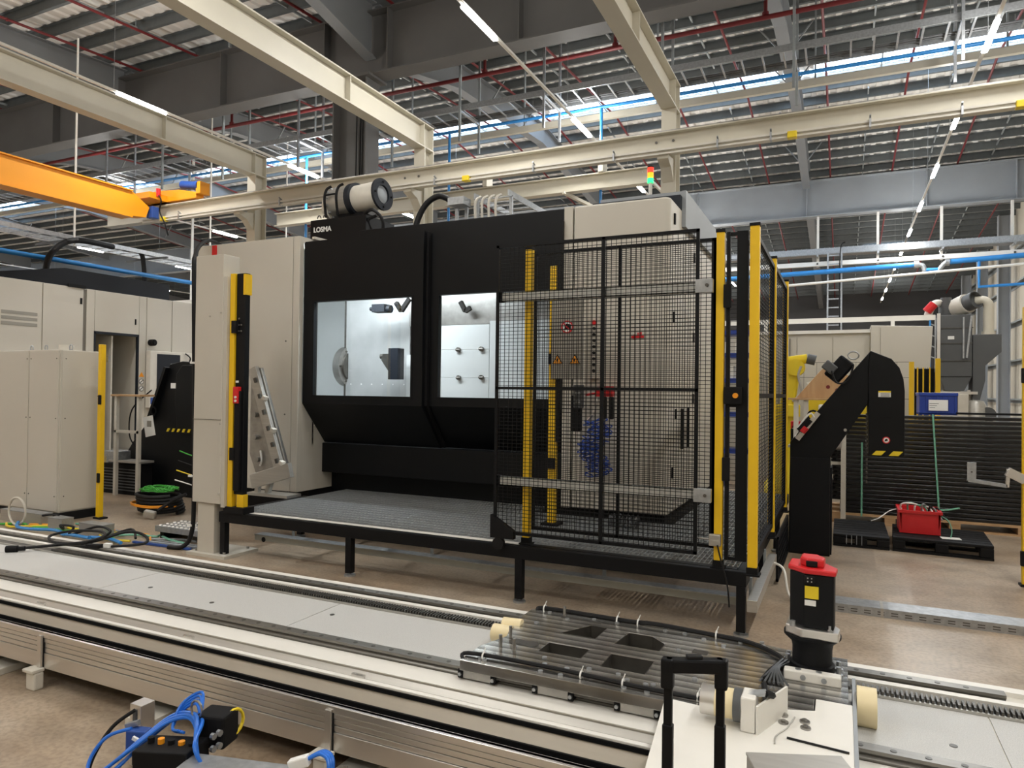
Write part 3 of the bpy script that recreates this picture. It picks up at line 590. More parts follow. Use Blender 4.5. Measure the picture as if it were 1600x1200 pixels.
b = B(-.74, -.62, 5.0, 5.05, 1.58, 1.70).build('button_box', 'blackm', t, bevel=.005); MB().cyl((-.66, 4.97, 1.64), (-.66, 5.0, 1.64), .018, 12).build('push_button', 'amber', b)
for z in (1.05, 2.25): B(-.75, -.70, 5.02, 5.05, z, z + .16).build('hinge', 'blackm', t)
t = thing('gate_lock', 'small grey interlock box with cable on the gate post', 'lock', (-.79, 5.0, .62))
MB().box(-.83, -.75, 4.985, 5.03, .60, .68).build('body', 'alud', t, bevel=.006); MB().cyl((-.90, 5.0, .645), (-.83, 5.0, .645), .006, 8).build('bolt', 'steel', t)
MB().tube(spline([(-.77, 4.985, .61), (-.74, 4.97, .50), (-.70, 4.965, .36), (-.685, 4.97, .2)]), .006, 6).build('lead', 'rubber', t)
wirepanel('black mesh side panel between corner post and middle post', (-.545, 5.09, 0), (-.545, 6.37, 0), .52, 2.76, hbars=(1.64,), fw=.035, dx=.11)
wirepanel('black mesh side panel between middle post and rear post', (-.545, 6.47, 0), (-.545, 7.85, 0), .52, 2.78, hbars=(1.64,), fw=.035, dx=.11)
wirepanel('low black mesh panel below the platform side', (-.50, 6.5, 0), (-.50, 7.75, 0), .03, .42, dx=.05, dz=.05)
# inner light-curtain post and door post on the left
t = thing('light_curtain_post', 'yellow light curtain post inside the mesh gate', 'post', (-2.39, 5.97, PZ))
B(-2.425, -2.355, 5.94, 6.0, PZ + .02, 2.80).build('shaft', 'yellow', t, bevel=.004); B(-2.355, -2.335, 5.94, 6.0, 1.2, 2.80).build('sensor_strip', 'blackm', t); B(-2.47, -2.31, 5.89, 6.05, PZ, PZ + .02).build('foot', 'blackm', t)
for z in (.95, 1.9): B(-2.43, -2.35, 5.93, 5.94, z, z + .1).build('clamp', 'blackm', t)
t = thing('door_post', 'beige boxed post standing at the left end of the platform', 'post', (-5.65, 5.0, 0))
B(-5.82, -5.445, 4.96, 5.16, .52, 2.95).build('front_box', 'beige', t, bevel=.004)
B(-5.445, -5.40, 4.97, 5.15, .49, 2.73).build('side_strip', 'beige', t)
B(-5.825, -5.45, 4.955, 4.962, 1.335, 1.34).build('joint', 'beige_gap', t)
B(-5.77, -5.545, 4.985, 5.13, .03, .52).build('column', 'beige', t, bevel=.004)
bp = B(-5.86, -5.34, 4.93, 5.36, 0, .03).build('base_plate', 'beige', t)
for (bx, by) in ((-5.8, 5.0), (-5.42, 5.0), (-5.42, 5.3)): MB().cyl((bx, by, .03), (bx, by, .05), .014, 6).build('anchor_bolt', 'steel', bp)
for (bx, bz) in ((-5.62, 2.35), (-5.47, 2.38), (-5.46, 1.3), (-5.46, .62)): MB().cyl((bx, 4.952, bz), (bx, 4.96, bz), .008, 8).build('screw', 'alud', t)
t = thing('yellow_door_post', 'tall yellow post with black sensor strip at the left of the platform', 'post', (-5.34, 5.03, .47))
B(-5.395, -5.335, 5.0, 5.06, .47, 2.76).build('shaft', 'yellow', t, bevel=.003)
B(-5.33, -5.215, 5.02, 5.08, .62, 2.76).build('sensor_housing', 'blackfr', t, bevel=.004)
B(-5.31, -5.24, 4.99, 5.02, .66, 1.62).build('slide_cover', 'blackm', t, bevel=.003)
lab(B(-5.235, -5.205, 5.01, 5.09, 2.55, 2.75).build('end_cover', 'yellow', t), 'yellow patch at the top')
lab(B(-5.29, -5.205, 5.02, 5.08, .50, .62).build('foot_cover', 'yellow', t), 'yellow foot bracket'); B(-5.42, -5.16, 4.98, 5.12, PZ, .50).build('foot', 'blackm', t)
u = B(-5.315, -5.25, 4.975, 5.02, 1.50, 1.66).build('switch_unit', 'redb', t, bevel=.004)
for z in (1.525, 1.56): MB().cyl((-5.275, 4.965, z), (-5.275, 4.975, z), .012, 10).build('indicator', 'paper', u)
for z in (2.18, .95): B(-5.36, -5.30, 4.985, 5.02, z, z + .12).build('clamp', 'blackm', t)
for k in range(5): MB().cyl((-5.29 + .03 * (k % 2), 5.012, 2.2 + .06 * (k // 2)), (-5.29 + .03 * (k % 2), 5.02, 2.2 + .06 * (k // 2)), .008, 8).build('socket', 'steel', t)
B(-5.29, -5.255, 4.985, 4.99, 1.70, 1.72).build('sticker', 'paper', t)
# ================================================================ MACHINING CENTRE
t = thing('machining_centre', 'large beige and black machining centre with two lit door windows', 'machine', (-4.2, 8, 0))
# left housing (hollow so that the lit work space reaches behind it)
lh = B(-7.30, -5.765, 6.25, 6.31, .46, 3.41).build('front_panel', 'beige', t, bevel=.004)
B(-5.755, -5.66, 6.25, 6.315, .46, 3.41).build('corner_post', 'beige', t, bevel=.004)
B(-5.768, -5.752, 6.262, 6.30, .46, 3.405).build('panel_joint', 'beige_gap', t)
B(-5.70, -5.66, 6.315, 6.865, .46, 1.01).build('side_panel', 'beige', t)
MB().prism([(6.315, 1.01), (6.315, 1.50), (6.72, 1.02), (6.72, 1.01)], 'x', -5.70, -5.66).build('side_gusset', 'beige', t)
B(-7.30, -7.24, 6.31, 9.9, .46, 3.41).build('side_panel', 'beige', t); B(-7.24, -5.66, 6.31, 9.9, 3.35, 3.41).build('roof_panel', 'beige', t)
B(-7.2, -5.7, 6.5, 9.8, .05, .46).build('machine_bed', 'blackm', t)
B(-7.05, -6.98, 6.235, 6.25, 3.12, 3.40).build('marker_strip', 'redb', t)
for (sx, sz) in ((-5.85, 2.2), (-5.85, 1.35), (-5.85, .6), (-6.5, .6)): MB().cyl((sx, 6.243, sz), (sx, 6.25, sz), .009, 8).build('screw', 'steeld', t)
# lower front
B(-5.66, -1.6, 6.68, 7.0, .655, 1.005).build('apron_panel', 'black', t, bevel=.006); B(-5.66, -1.6, 6.865, 7.05, .05, .655).build('kick_panel', 'black', t)
# doors
def door(x0, x1, y, wx0, wx1, wz0, wz1, zt, nm):
    d = MB().box(x0, x1, y, y + .06, wz1, zt).box(x0, wx0, y, y + .06, 1.48, wz1).box(wx1, x1, y, y + .06, 1.48, wz1).box(wx0, wx1, y, y + .06, 1.48, wz0)
    d.prism([(y, 1.48), (y + .40, 1.01), (y + .46, 1.01), (y + .06, 1.48)], 'x', x0, x1)
    d = d.build('door', 'black', t)
    B(wx0, wx1, y + .015, y + .021, wz0, wz1).build('window_pane', 'glass', d)
    MB().box(wx0 - .02, wx1 + .02, y - .004, y, wz0 - .02, wz0).box(wx0 - .02, wx1 + .02, y - .004, y, wz1, wz1 + .02).box(wx0 - .02, wx0, y - .004, y, wz0, wz1).box(wx1, wx1 + .02, y - .004, y, wz0, wz1).build('window_seal', 'blackm', d)
    return d
door(-5.655, -4.03, 6.32, -5.50, -4.175, 1.578, 2.648, 3.34, 'left'); door(-4.03, -2.49, 6.42, -3.895, -2.56, 1.578, 2.665, 3.32, 'right')
B(-5.655, -4.035, 6.33, 7.1, 3.34, 3.355).build('door_hood', 'black', t); B(-4.03, -2.49, 6.43, 7.1, 3.32, 3.335).build('door_hood', 'black', t)
MB().box(-4.06, -4.0, 6.37, 6.43, 1.48, 3.34).prism([(6.37, 1.48), (6.77, 1.01), (6.83, 1.01), (6.43, 1.48)], 'x', -4.06, -4.0).build('door_edge', 'blackm', t)
B(-5.4, -2.47, 7.0, 9.6, 3.34, 3.61).build('roof_cover', 'black', t, bevel=.006)
MB().box(-5.66, -4.7, 6.72, 6.80, 3.41, 3.45).prism([(-5.66, 6.45), (-5.62, 6.45), (-5.58, 6.8), (-5.66, 6.8)], 'z', 3.41, 3.44).build('roof_trim', 'beige', t)
# lit inside
B(-7.2, -2.5, 8.25, 8.3, 1.0, 3.3).build('inner_wall', 'inner', t); B(-7.24, -7.2, 6.5, 8.25, 1.0, 3.3).build('inner_side_wall', 'inner', t)
B(-2.50, -2.46, 6.49, 8.25, 1.0, 3.3).build('inner_side_wall', 'inner', t); B(-7.2, -2.5, 6.95, 8.25, .98, 1.0).build('inner_floor', 'innerst', t); B(-7.2, -2.5, 6.6, 8.25, 3.28, 3.3).build('inner_ceiling', 'inner', t)
B(-7.2, -5.66, 6.5, 6.52, 1.0, 3.3).build('inner_wall', 'inner', t)
B(-6.07, -5.05, 7.62, 7.66, 1.0, 3.28).build('inner_partition', 'innerst', t)
for k in range(6): MB().cyl((-5.98 + .17 * k, 7.612, 1.72), (-5.98 + .17 * k, 7.62, 1.72), .008, 8).build('rivet', 'paper', t)
B(-6.085, -6.07, 7.60, 7.67, 1.0, 3.28).build('partition_edge', 'steeld', t)
B(-5.05, -4.68, 7.55, 7.66, 1.0, 2.1).build('column_cover', 'inner', t); B(-5.05, -2.5, 7.60, 7.66, 2.47, 3.28).build('saddle_plate', 'steel', t)
ch = MB().cyl((-6.16, 7.72, 1.96), (-6.06, 7.72, 1.96), .27, 40).build('chuck_disc', 'steel', t, smooth=True)
MB().cyl((-6.06, 7.72, 1.96), (-6.03, 7.72, 1.96), .20, 32).build('chuck_ring', 'steeld', ch, smooth=True)
for k in range(6):
    a = k * math.pi / 3; MB().cyl((-6.06, 7.72 + .23 * math.cos(a), 1.96 + .23 * math.sin(a)), (-6.045, 7.72 + .23 * math.cos(a), 1.96 + .23 * math.sin(a)), .014, 8).build('bolt', 'steeld', ch)
B(-5.13, -4.985, 7.26, 7.4, 1.78, 2.17).build('tool_block', 'navy', t, bevel=.005)
MB().prism([(-5.13, 2.10), (-5.22, 2.10), (-5.24, 2.02), (-5.13, 1.88)], 'y', 7.27, 7.37).cyl((-5.13, 7.32, 2.07), (-5.28, 7.32, 2.07), .035, 12).build('tool_holder', 'steeld', t)
MB().box(-5.35, -5.16, 7.2, 7.34, 2.62, 2.72).cyl((-5.16, 7.27, 2.66), (-5.10, 7.27, 2.66), .05, 12).cyl((-5.35, 7.27, 2.67), (-5.42, 7.27, 2.67), .025, 10).build('probe_unit', 'navy', t, bevel=.004)
MB().bar((-5.05, 7.3, 2.74), (-4.97, 7.3, 2.63), .05, .05).bar((-4.97, 7.3, 2.63), (-4.85, 7.3, 2.78), .05, .05).build('bracket_arm', 'blackm', t)
MB().bar((-4.24, 7.5, 2.74), (-4.17, 7.5, 2.62), .05, .05).bar((-4.17, 7.5, 2.62), (-4.10, 7.5, 2.66), .05, .05).build('bracket_arm', 'blackm', t)
for (px0, px1, pz0, pz1) in ((-4.66, -3.87, 1.0, 1.808), (-4.66, -3.87, 1.812, 2.153), (-4.66, -3.87, 2.157, 2.46), (-3.865, -2.52, 1.0, 2.50)): B(px0, px1, 7.56, 7.6, pz0, pz1).build('cover_sheet', 'inner', t, bevel=.003)
for (kx, kz) in ((-4.29, 2.155), (-3.97, 2.16), (-4.28, 1.81), (-3.965, 1.815)): MB().cyl((kx, 7.53, kz), (kx, 7.56, kz), .03, 10).cyl((kx - .03, 7.53, kz), (kx + .03, 7.53, kz), .012, 8).build('clamp_knob', 'steeld', t)
lm = B(-6.15, -4.05, 6.62, 6.70, 3.20, 3.26).build('work_lamp', 'worklamp', t)
lamp_or_fill_light(t, (-5.1, 6.66, 3.195), 2.0, .07, 44.0, (0.90, 0.97, 1.0))
# right housing
r = .06; poly = [(-2.39, 6.45), (-1.45 - r, 6.45)] + [(-1.45 - r + r * math.sin(a), 6.45 + r - r * math.cos(a)) for a in (math.radians(15 * k) for k in range(1, 7))] + [(-1.45, 9.4), (-2.39, 9.4)]
MB().prism(poly, 'z', .52, 3.47).build('housing', 'beige', t, bevel=.02, smooth=True)
B(-2.49, -2.40, 6.45, 9.4, .52, 3.47).build('filler_panel', 'beige', t, bevel=.004)
B(-2.44, -1.49, 6.52, 9.4, .05, .52).build('plinth', 'blackm', t)
for i, (ly, lz) in enumerate(((6.62, 3.25), (7.6, 3.05), (6.62, 2.32), (7.6, 2.2), (6.75, 1.4), (7.6, 1.55), (6.62, .85))): B(-1.45, -1.435, ly, ly + .035, lz, lz + .10).build('latch', 'blackm', t)
B(-1.452, -1.444, 7.17, 7.178, .55, 3.44).build('panel_joint', 'beige_gap', t)
for ly in (7.0, 7.3): B(-1.445, -1.42, ly, ly + .02, 1.1, 1.5).build('handle', 'blackm', t)
B(-2.35, -1.45, 6.9, 9.3, 3.47, 3.60).build('hood', 'navy', t); B(-2.3, -1.448, 7.0, 9.3, 3.60, 3.66).build('hood_lid', 'steelblue', t)
MB().box(-1.45, -1.41, 6.98, 9.25, 3.30, 3.66).build('hood_cheek', 'steelblue', t)
# button strip
bc = B(-2.20, -2.11, 6.42, 6.45, 1.78, 2.38).build('button_strip', 'beige', t)
for k in range(9):
    z = 2.32 - .058 * k; MB().cyl((-2.155, 6.40, z), (-2.155, 6.42, z), .022 if k == 0 else .014, 12).build('push_button', 'redb' if k == 0 else 'blackm', bc)
lab(MB().box(-1.80, -1.68, 6.444, 6.452, 2.165, 2.185).box(-1.775, -1.765, 6.444, 6.452, 2.15, 2.20).box(-1.74, -1.73, 6.444, 6.452, 2.185, 2.215).box(-1.72, -1.70, 6.444, 6.452, 2.185, 2.22).build('red_marking', 'redb', t), 'small red marking on the right housing')
# things in front of the right housing
t = thing('warning_board', 'grey board with prohibition sign and two warning triangles on the inner yellow post', 'sign board', (-2.24, 5.9, 1.77))
B(-2.39, -2.09, 5.905, 5.935, 1.767, 2.476).build('board', 'greyboard', t, bevel=.004)
ps = MB().cyl((-2.238, 5.900, 2.234), (-2.238, 5.905, 2.234), .057, 28).build('prohibition_sign', 'redb', t)
MB().cyl((-2.238, 5.897, 2.234), (-2.238, 5.900, 2.234), .044, 28).build('sign_face', 'paper', ps)
MB().prism([(-2.266, 2.21), (-2.20, 2.21), (-2.20, 2.256), (-2.248, 2.266)], 'y', 5.8955, 5.897).build('sign_hand', 'blackm', ps); MB().obox((-2.238, 5.8945, 2.234), (.096, .002, .011), (0, math.radians(45), 0)).build('sign_bar', 'redb', ps)
for sx in (-2.327, -2.162):
    w = MB().prism([(sx - .051, 1.902), (sx + .051, 1.902), (sx, 1.99)], 'y', 5.900, 5.905).build('warning_sign', 'blackm', t)
    MB().prism([(sx - .040, 1.908), (sx + .040, 1.908), (sx, 1.977)], 'y', 5.898, 5.900).build('sign_face', 'amber', w)
    MB().prism([(sx - .006, 1.948), (sx + .011, 1.948), (sx + .002, 1.933), (sx + .009, 1.933), (sx - .006, 1.913), (sx - .001, 1.928), (sx - .009, 1.928)], 'y', 5.8965, 5.898).build('sign_mark', 'blackm', w)
t = thing('spray_gun', 'red handled coolant gun hanging beside the control board', 'spray gun', (-2.06, 6.33, 1.6))
MB().cyl((-2.02, 6.33, 1.66), (-1.93, 6.33, 1.66), .05, 14).box(-2.10, -1.95, 6.30, 6.36, 1.61, 1.70).build('gun_body', 'redb', t, bevel=.006); MB().cyl((-2.20, 6.33, 1.625), (-2.10, 6.33, 1.64), .012, 10).build('nozzle', 'redb', t)
MB().box(-2.05, -2.0, 6.30, 6.36, 1.40, 1.61).box(-1.97, -1.93, 6.30, 6.36, 1.40, 1.61).build('grip', 'blackm', t, bevel=.01); MB().tube(spline([(-2.08, 6.32, 1.60), (-2.12, 6.30, 1.45), (-2.2, 6.31, 1.36)]), .012, 8).build('lever', 'alu', t, smooth=True)
t = thing('hand_terminal', 'black handheld terminal hanging right of the inner yellow post', 'control', (-2.28, 6.3, 1.3))
MB().box(-2.34, -2.24, 6.28, 6.34, 1.28, 1.62).build('case', 'blackm', t, bevel=.012); MB().box(-2.30, -2.20, 6.25, 6.28, 1.50, 1.72).build('cradle', 'dustgrey', t, bevel=.008)
for k in range(4): MB().cyl((-2.27 + .03 * (k % 2), 6.245, 1.56 + .08 * (k // 2)), (-2.27 + .03 * (k % 2), 6.25, 1.56 + .08 * (k // 2)), .012, 8).build('key', 'galv', t)
pts = []
for k in range(260):
    a = k * .62; u = k / 259
    pts.append((-2.09 + .05 * math.sin(3 * u * 3) + .13 * math.cos(a) * (.7 + .3 * math.sin(k * 1.7)), 6.27 + .08 * math.sin(a), 1.38 - .50 * u + .03 * math.sin(k * .9)))
tag(MB().tube(spline(pts, 3), .006, 6).build('coil_hose', 'bluecoil', smooth=True, org=(-2.07, 6.27, .88)), 'tangled blue spiral air hose hanging below the coolant gun', 'hose')
pts = [(-1.76 + .13 * math.cos(k * .13) + .0, 6.14 + .10 * math.sin(k * .13) + .035 * math.cos(k * 1.5), .50 + .045 * math.sin(k * 1.5)) for k in range(97)]
tag(MB().tube(pts, .007, 6).build('spiral_cable', 'dustgrey', smooth=True, org=(-1.76, 6.14, .44)), 'dark spiral cable coil lying on the grating', 'cable')
# casting fixture leaning by the left housing
t = thing('steel_fixture', 'bare metal machining fixture leaning beside the left yellow post', 'fixture', (-5.75, 5.9, .6))
q = MB(); q.prism([(-6.08, 1.88), (-5.93, 1.88), (-5.50, .72), (-5.95, .62), (-6.08, .9)], 'y', 5.95, 5.99); q.build('web_plate', 'steel', t, bevel=.004)
MB().bar((-6.02, 5.92, 1.88), (-5.58, 5.92, .70), .12, .05, up=(0, 1, 0)).build('main_rail', 'alud', t, bevel=.004)
MB().bar((-6.0, 5.92, .60), (-5.44, 5.92, .76), .16, .06, up=(0, 1, 0)).build('foot_bar', 'alud', t, bevel=.004)
for k in range(6):
    u = .12 + .15 * k; px = -6.02 + .44 * u; pz = 1.88 - 1.18 * u
    MB().obox((px + .03, 5.875, pz), (.05, .02, .03), (0, math.radians(70), 0)).build('slot', 'steeld', t)
    if k % 2: MB().obox((px + .085, 5.90, pz - .02), (.05, .06, .045), (0, math.radians(20), 0)).build('clamp', 'offwhite', t, bevel=.005)
for (px, pz) in ((-5.97, 1.1), (-5.93, .85), (-5.98, 1.35)): MB().cyl((px, 5.90, pz), (px, 5.95, pz), .03, 14).build('boss', 'steel', t)
MB().tube(spline([(-5.9, 5.93, .95), (-5.87, 5.92, .85), (-5.9, 5.93, .78)]), .01, 6).build('hook', 'paper', t); B(-6.1, -5.5, 5.93, 6.15, PZ, PZ + .03).build('support_plate', 'alud', t)
MB().bar((-5.85, 6.0, PZ + .03), (-5.78, 6.0, .66), .05, .05).bar((-6.0, 6.0, PZ + .03), (-5.98, 6.0, .64), .05, .05).build('prop', 'alud', t)
# ================================================================ ON THE MACHINE ROOF
t = thing('mist_filter', 'drum mist filter on a black box on the machine roof', 'mist filter', (-6.1, 7.6, 3.45))
bx = B(-6.66, -5.72, 7.55, 8.2, 3.41, 3.97).build('base_box', 'black', t, bevel=.006)
text('LOSMA', .095, (-6.60, 7.545, 3.80), ROTF, 'paper', bx, 'lettering', bold=.003)
for ex in (-6.55, -6.45): MB().tube([(ex + .03 * math.cos(a), 7.6, 4.0 + .04 * math.sin(a)) for a in (i * math.pi / 6 for i in range(7))], .008, 6).build('eye_bolt', 'steeld', bx)
ax = Vector((.992, -.05, .045)).normalized(); c0 = Vector((-6.48, 7.80, 4.235)); n = ax.orthogonal().normalized(); b2 = ax.cross(n)
MB().lathe([(.04, -.10), (.14, -.08), (.20, -.02), (.215, .05)], c0 + Vector((0, 0, -.05)), 32, ax).build('end_dome', 'offwhite', t, smooth=True)
MB().lathe([(.205, .03), (.205, .40)], c0, 32, ax).build('drum', 'alud', t, smooth=True); MB().lathe([(.225, .38), (.225, .46)], c0, 32, ax).build('clamp_ring', 'navy', t, smooth=True)
MB().lathe([(.185, .45), (.185, .86)], c0, 32, ax).build('outlet_barrel', 'offwhite', t, smooth=True); MB().lathe([(.215, .85), (.215, .885), (.125, .888), (.12, .86), (.01, .86)], c0, 32, ax).build('outlet_flange', 'navy', t, smooth=True)
MB().lathe([(.118, .862), (.11, .868), (.01, .87)], c0, 28, ax).build('outlet_lens', 'steelblue', t, smooth=True)
for k in range(4):
    a = math.pi / 4 + k * math.pi / 2; o = c0 + ax * .888 + (n * math.cos(a) + b2 * math.sin(a)) * .17; MB().cyl(o, o + ax * .015, .015, 8).build('bolt', 'blackm', t)
for dx in (.06, .27):
    o = c0 + ax * dx; MB().tube(spline([o + Vector((0, -.21, -.24)), o + Vector((0, -.25, .0)), o + Vector((.01, -.22, .14)), o + Vector((.06, -.18, .19))], 6), .018, 8).build('guard_tube', 'blackm', t, smooth=True)
MB().tube([c0 + Vector((.06, -.25, .06)), c0 + Vector((.28, -.26, .06))], .013, 8).build('guard_tube', 'blackm', t)
for k in range(14):
    a = 2 * math.pi * k / 14; o = c0 + ax * .07 + (n * math.cos(a) + b2 * math.sin(a)) * .215; MB().obox(o, (.04, .022, .022)).build('buckle', 'galv', t)
MB().tube(spline([(-5.80, 7.6, 3.98), (-5.62, 7.55, 4.02), (-5.50, 7.6, 3.9), (-5.53, 7.65, 3.75), (-5.7, 7.7, 3.75), (-5.72, 7.6, 3.9), (-5.58, 7.6, 3.95)], 6), .022, 8).build('hose_loop', 'rubber', t, smooth=True); B(-6.3, -5.9, 7.7, 7.95, 3.97, 4.06).build('saddle', 'blackm', t)
t = thing('conduit_hose', 'black corrugated hose arching over the machine roof beside the crane column', 'hose', (-5.2, 8.0, 3.6))
MB().tube(spline([(-5.18, 7.9, 3.60), (-5.19, 7.95, 3.88), (-5.08, 8.0, 4.14), (-4.90, 8.05, 4.25), (-4.72, 8.1, 4.17)], 8), .04, 12).build('hose', 'rubber', t, smooth=True); B(-4.74, -4.5, 8.0, 8.2, 4.10, 4.20).build('end_plate', 'galv', t)
for px in (-4.6, -4.75): B(px - .02, px + .02, 8.25, 8.29, 3.61, 4.12).build('support_post', 'galv', t)
t = thing('roof_cable_ladder', 'short galvanised cable ladder on the machine roof', 'cable tray', (-4.0, 9, 3.61))
for px in (-4.45, -3.95): MB().bar((px, 8.2, 4.24), (px + .05, 9.9, 4.24), .015, .08).build('side_rail', 'galv', t)
for k in range(8): B(-4.45, -3.93, 8.3 + .2 * k, 8.32 + .2 * k, 4.21, 4.225).build('rung', 'galv', t)
for px in (-4.45, -3.95): B(px - .02, px + .02, 8.28, 8.32, 3.61, 4.2).build('support_post', 'galv', t)
m = MB()
for k in range(4): m.tube(spline([(-4.35 + .1 * k, 8.2, 4.22), (-4.38 + .1 * k, 8.1, 4.1), (-4.36 + .1 * k, 8.12, 3.62)]), .018, 6)
m.build('cable_drop', 'offwhite', t)
t = thing('signal_tower', 'signal lamp tower with red, amber and green lenses on the right housing', 'signal lamp', (-1.9, 7.5, 3.6))
MB().cyl((-1.9, 7.5, 3.66), (-1.9, 7.5, 3.93), .02, 12).build('pole', 'alud', t)
for z, mm in ((3.93, 'sigg'), (3.99, 'siga'), (4.045, 'sigr')): MB().cyl((-1.9, 7.5, z), (-1.9, 7.5, z + .05), .033, 18).build('lens', mm, t, smooth=True)
MB().cyl((-1.9, 7.5, 4.095), (-1.9, 7.5, 4.11), .034, 18).build('cap', 'blackm', t)
# ================================================================ ROBOT LINEAR TRACK
TX0, TX1, TZ = -9.5, 3.2, .36
t = thing('robot_track', 'long low linear robot track with rails crossing the foreground', 'track', (-3, 3, 0))
B(TX0, TX1, 2.66, 3.72, .07, TZ).build('track_bed', 'offwhite', t, bevel=.004)
B(TX0, TX1, 2.655, 2.785, TZ, TZ + .004).build('cover_strip', 'white', t); B(TX0, TX1, 2.852, 2.93, TZ, TZ + .004).build('cover_strip', 'white', t)
B(TX0, TX1, 3.475, 3.515, TZ, TZ + .035).build('cover_strip', 'white', t); B(TX0, TX1, 3.665, 3.725, TZ, TZ + .02).build('cover_strip', 'white', t)
jx = [TX0, -7.37, -5.82, -4.265, -2.71, -1.15, .54, 2.1, TX1]
for i in range(8): B(jx[i] + .003, jx[i + 1] - .003, 2.932, 3.385, TZ, TZ + .005).build('deck_plate', 'plate', t)
for xx, yy in ((-4.0, 3.1), (-2.62, 3.2), (-3.4, 3.05), (.38, 3.05)): MB().cyl((xx, yy, TZ + .005), (xx, yy, TZ + .007), .014, 12).build('plate_screw', 'steeld', t)
def rail(y0, y1):
    mb = MB(); mb.prism([(y0, TZ), (y1, TZ), (y1, TZ + .012), (y1 - .012, TZ + .022), (y1, TZ + .032), (y1, TZ + .044), (y0, TZ + .044), (y0, TZ + .032), (y0 + .012, TZ + .022), (y0, TZ + .012)], 'x', TX0, .63 if y0 > 3 else TX1)
    return mb.build('guide_rail', 'railst', t)
for (y0, y1) in ((2.79, 2.845), (3.55, 3.605)):
    r = rail(y0, y1); bo = MB().cyl((-6.4, (y0 + y1) / 2, TZ + .044), (-6.4, (y0 + y1) / 2, TZ + .0455), .011, 10).build('rail_bolt', 'steeld', r)
    for k in range(1, 66):
        if y0 < 3 or k < 66: copy_child(bo, r, (.106 * k, 0, 0))
B(TX0, TX1, 3.40, 3.47, TZ, TZ + .012).build('rack_base', 'steeld', t)
m = MB(); x = -5.5
while x < 3.0: m.box(x, x + .009, 3.395, 3.46, TZ + .012, TZ + .03); x += .0185
stuff(m.build('rack_teeth', 'steeld', t))
B(TX0, TX1, 3.387, 3.397, TZ, TZ + .016).build('rack_edge', 'alud', t)
# side duct for the energy chain
dz = t
for i, (z0, z1, yo) in enumerate(((.105, .188, 0), (.191, .216, .003), (.219, .243, .003), (.246, .268, .0), (.271, .30, -.004))):
    B(TX0, TX1, 2.402 + yo, 2.43, z0, z1).build('duct_profile', 'alu', t, bevel=.0025)
B(TX0, TX1, 2.412, 2.43, .105, .30).build('duct_wall', 'alud', t)
B(TX0, TX1, 2.43, 2.62, .10, .12).build('duct_floor', 'blackm', t)
MB().prism([(2.58, .246), (2.612, .30), (2.62, .30), (2.62, .246)], 'x', TX0, TX1).build('duct_back', 'tanalu', t); B(TX0, TX1, 2.57, 2.62, .12, .246).build('duct_dark_band', 'blackm', t)  # black box makes the dark band low on the duct's back
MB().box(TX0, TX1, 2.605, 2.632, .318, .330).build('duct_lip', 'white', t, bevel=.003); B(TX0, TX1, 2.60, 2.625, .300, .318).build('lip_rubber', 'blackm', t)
MB().prism([(2.632, .30), (2.655, .30), (2.655, .352), (2.632, .330)], 'x', TX0, TX1).build('bevel_profile', 'alud', t)
ch = MB(); x = TX0 + .1
while x < -.7: ch.box(x, x + .05, 2.432, 2.498, .12, .165); x += .056
stuff(lab(ch.build('energy_chain', 'blackm', t), 'black cable chain lying in the duct'))
for xx in (-7.93, -5.95, -3.955, -1.97, .02, 2.0):
    b = B(xx - .016, xx + .016, 2.385, 2.402, .115, .285).build('duct_bracket', 'alu', t, bevel=.002)
    B(xx + .017, xx + .020, 2.398, 2.405, .11, .285).build('bracket_gap', 'blackm', b)
    MB().box(xx - .06, xx + .03, 2.335, 2.402, .095, .112).build('bracket_shelf', 'offwhite', b, bevel=.004); B(xx - .045, xx + .03, 2.345, 2.40, 0, .095).build('bracket_leg', 'offwhite', b, bevel=.01)
for xx in (-6.5, -4.37, -3.06, -1.84, .9):
    f = B(xx - .10, xx + .06, 2.32, 2.66, 0, .04).build('floor_plate', 'offwhite', t, bevel=.004)
    yy = 2.37
    MB().cyl((xx - .02, yy, .04), (xx - .02, yy, .046), .035, 16).cyl((xx - .02, yy, .046), (xx - .02, yy, .065), .02, 6).cyl((xx - .02, yy, .065), (xx - .02, yy, .085), .011, 8).build('anchor_bolt', 'steel', f)
for xx in (-4.35, -2.0, -3.1): B(xx - .035, xx + .035, 2.628, 2.64, .325, .345).build('joint_clip', 'alu', t)
for yy in (2.9, 3.5):
    for xx in (-8, -6, -4, -2, 0, 2): B(xx - .1, xx + .1, yy - .1, yy + .1, 0, .07).build('bed_foot', 'alud', t)
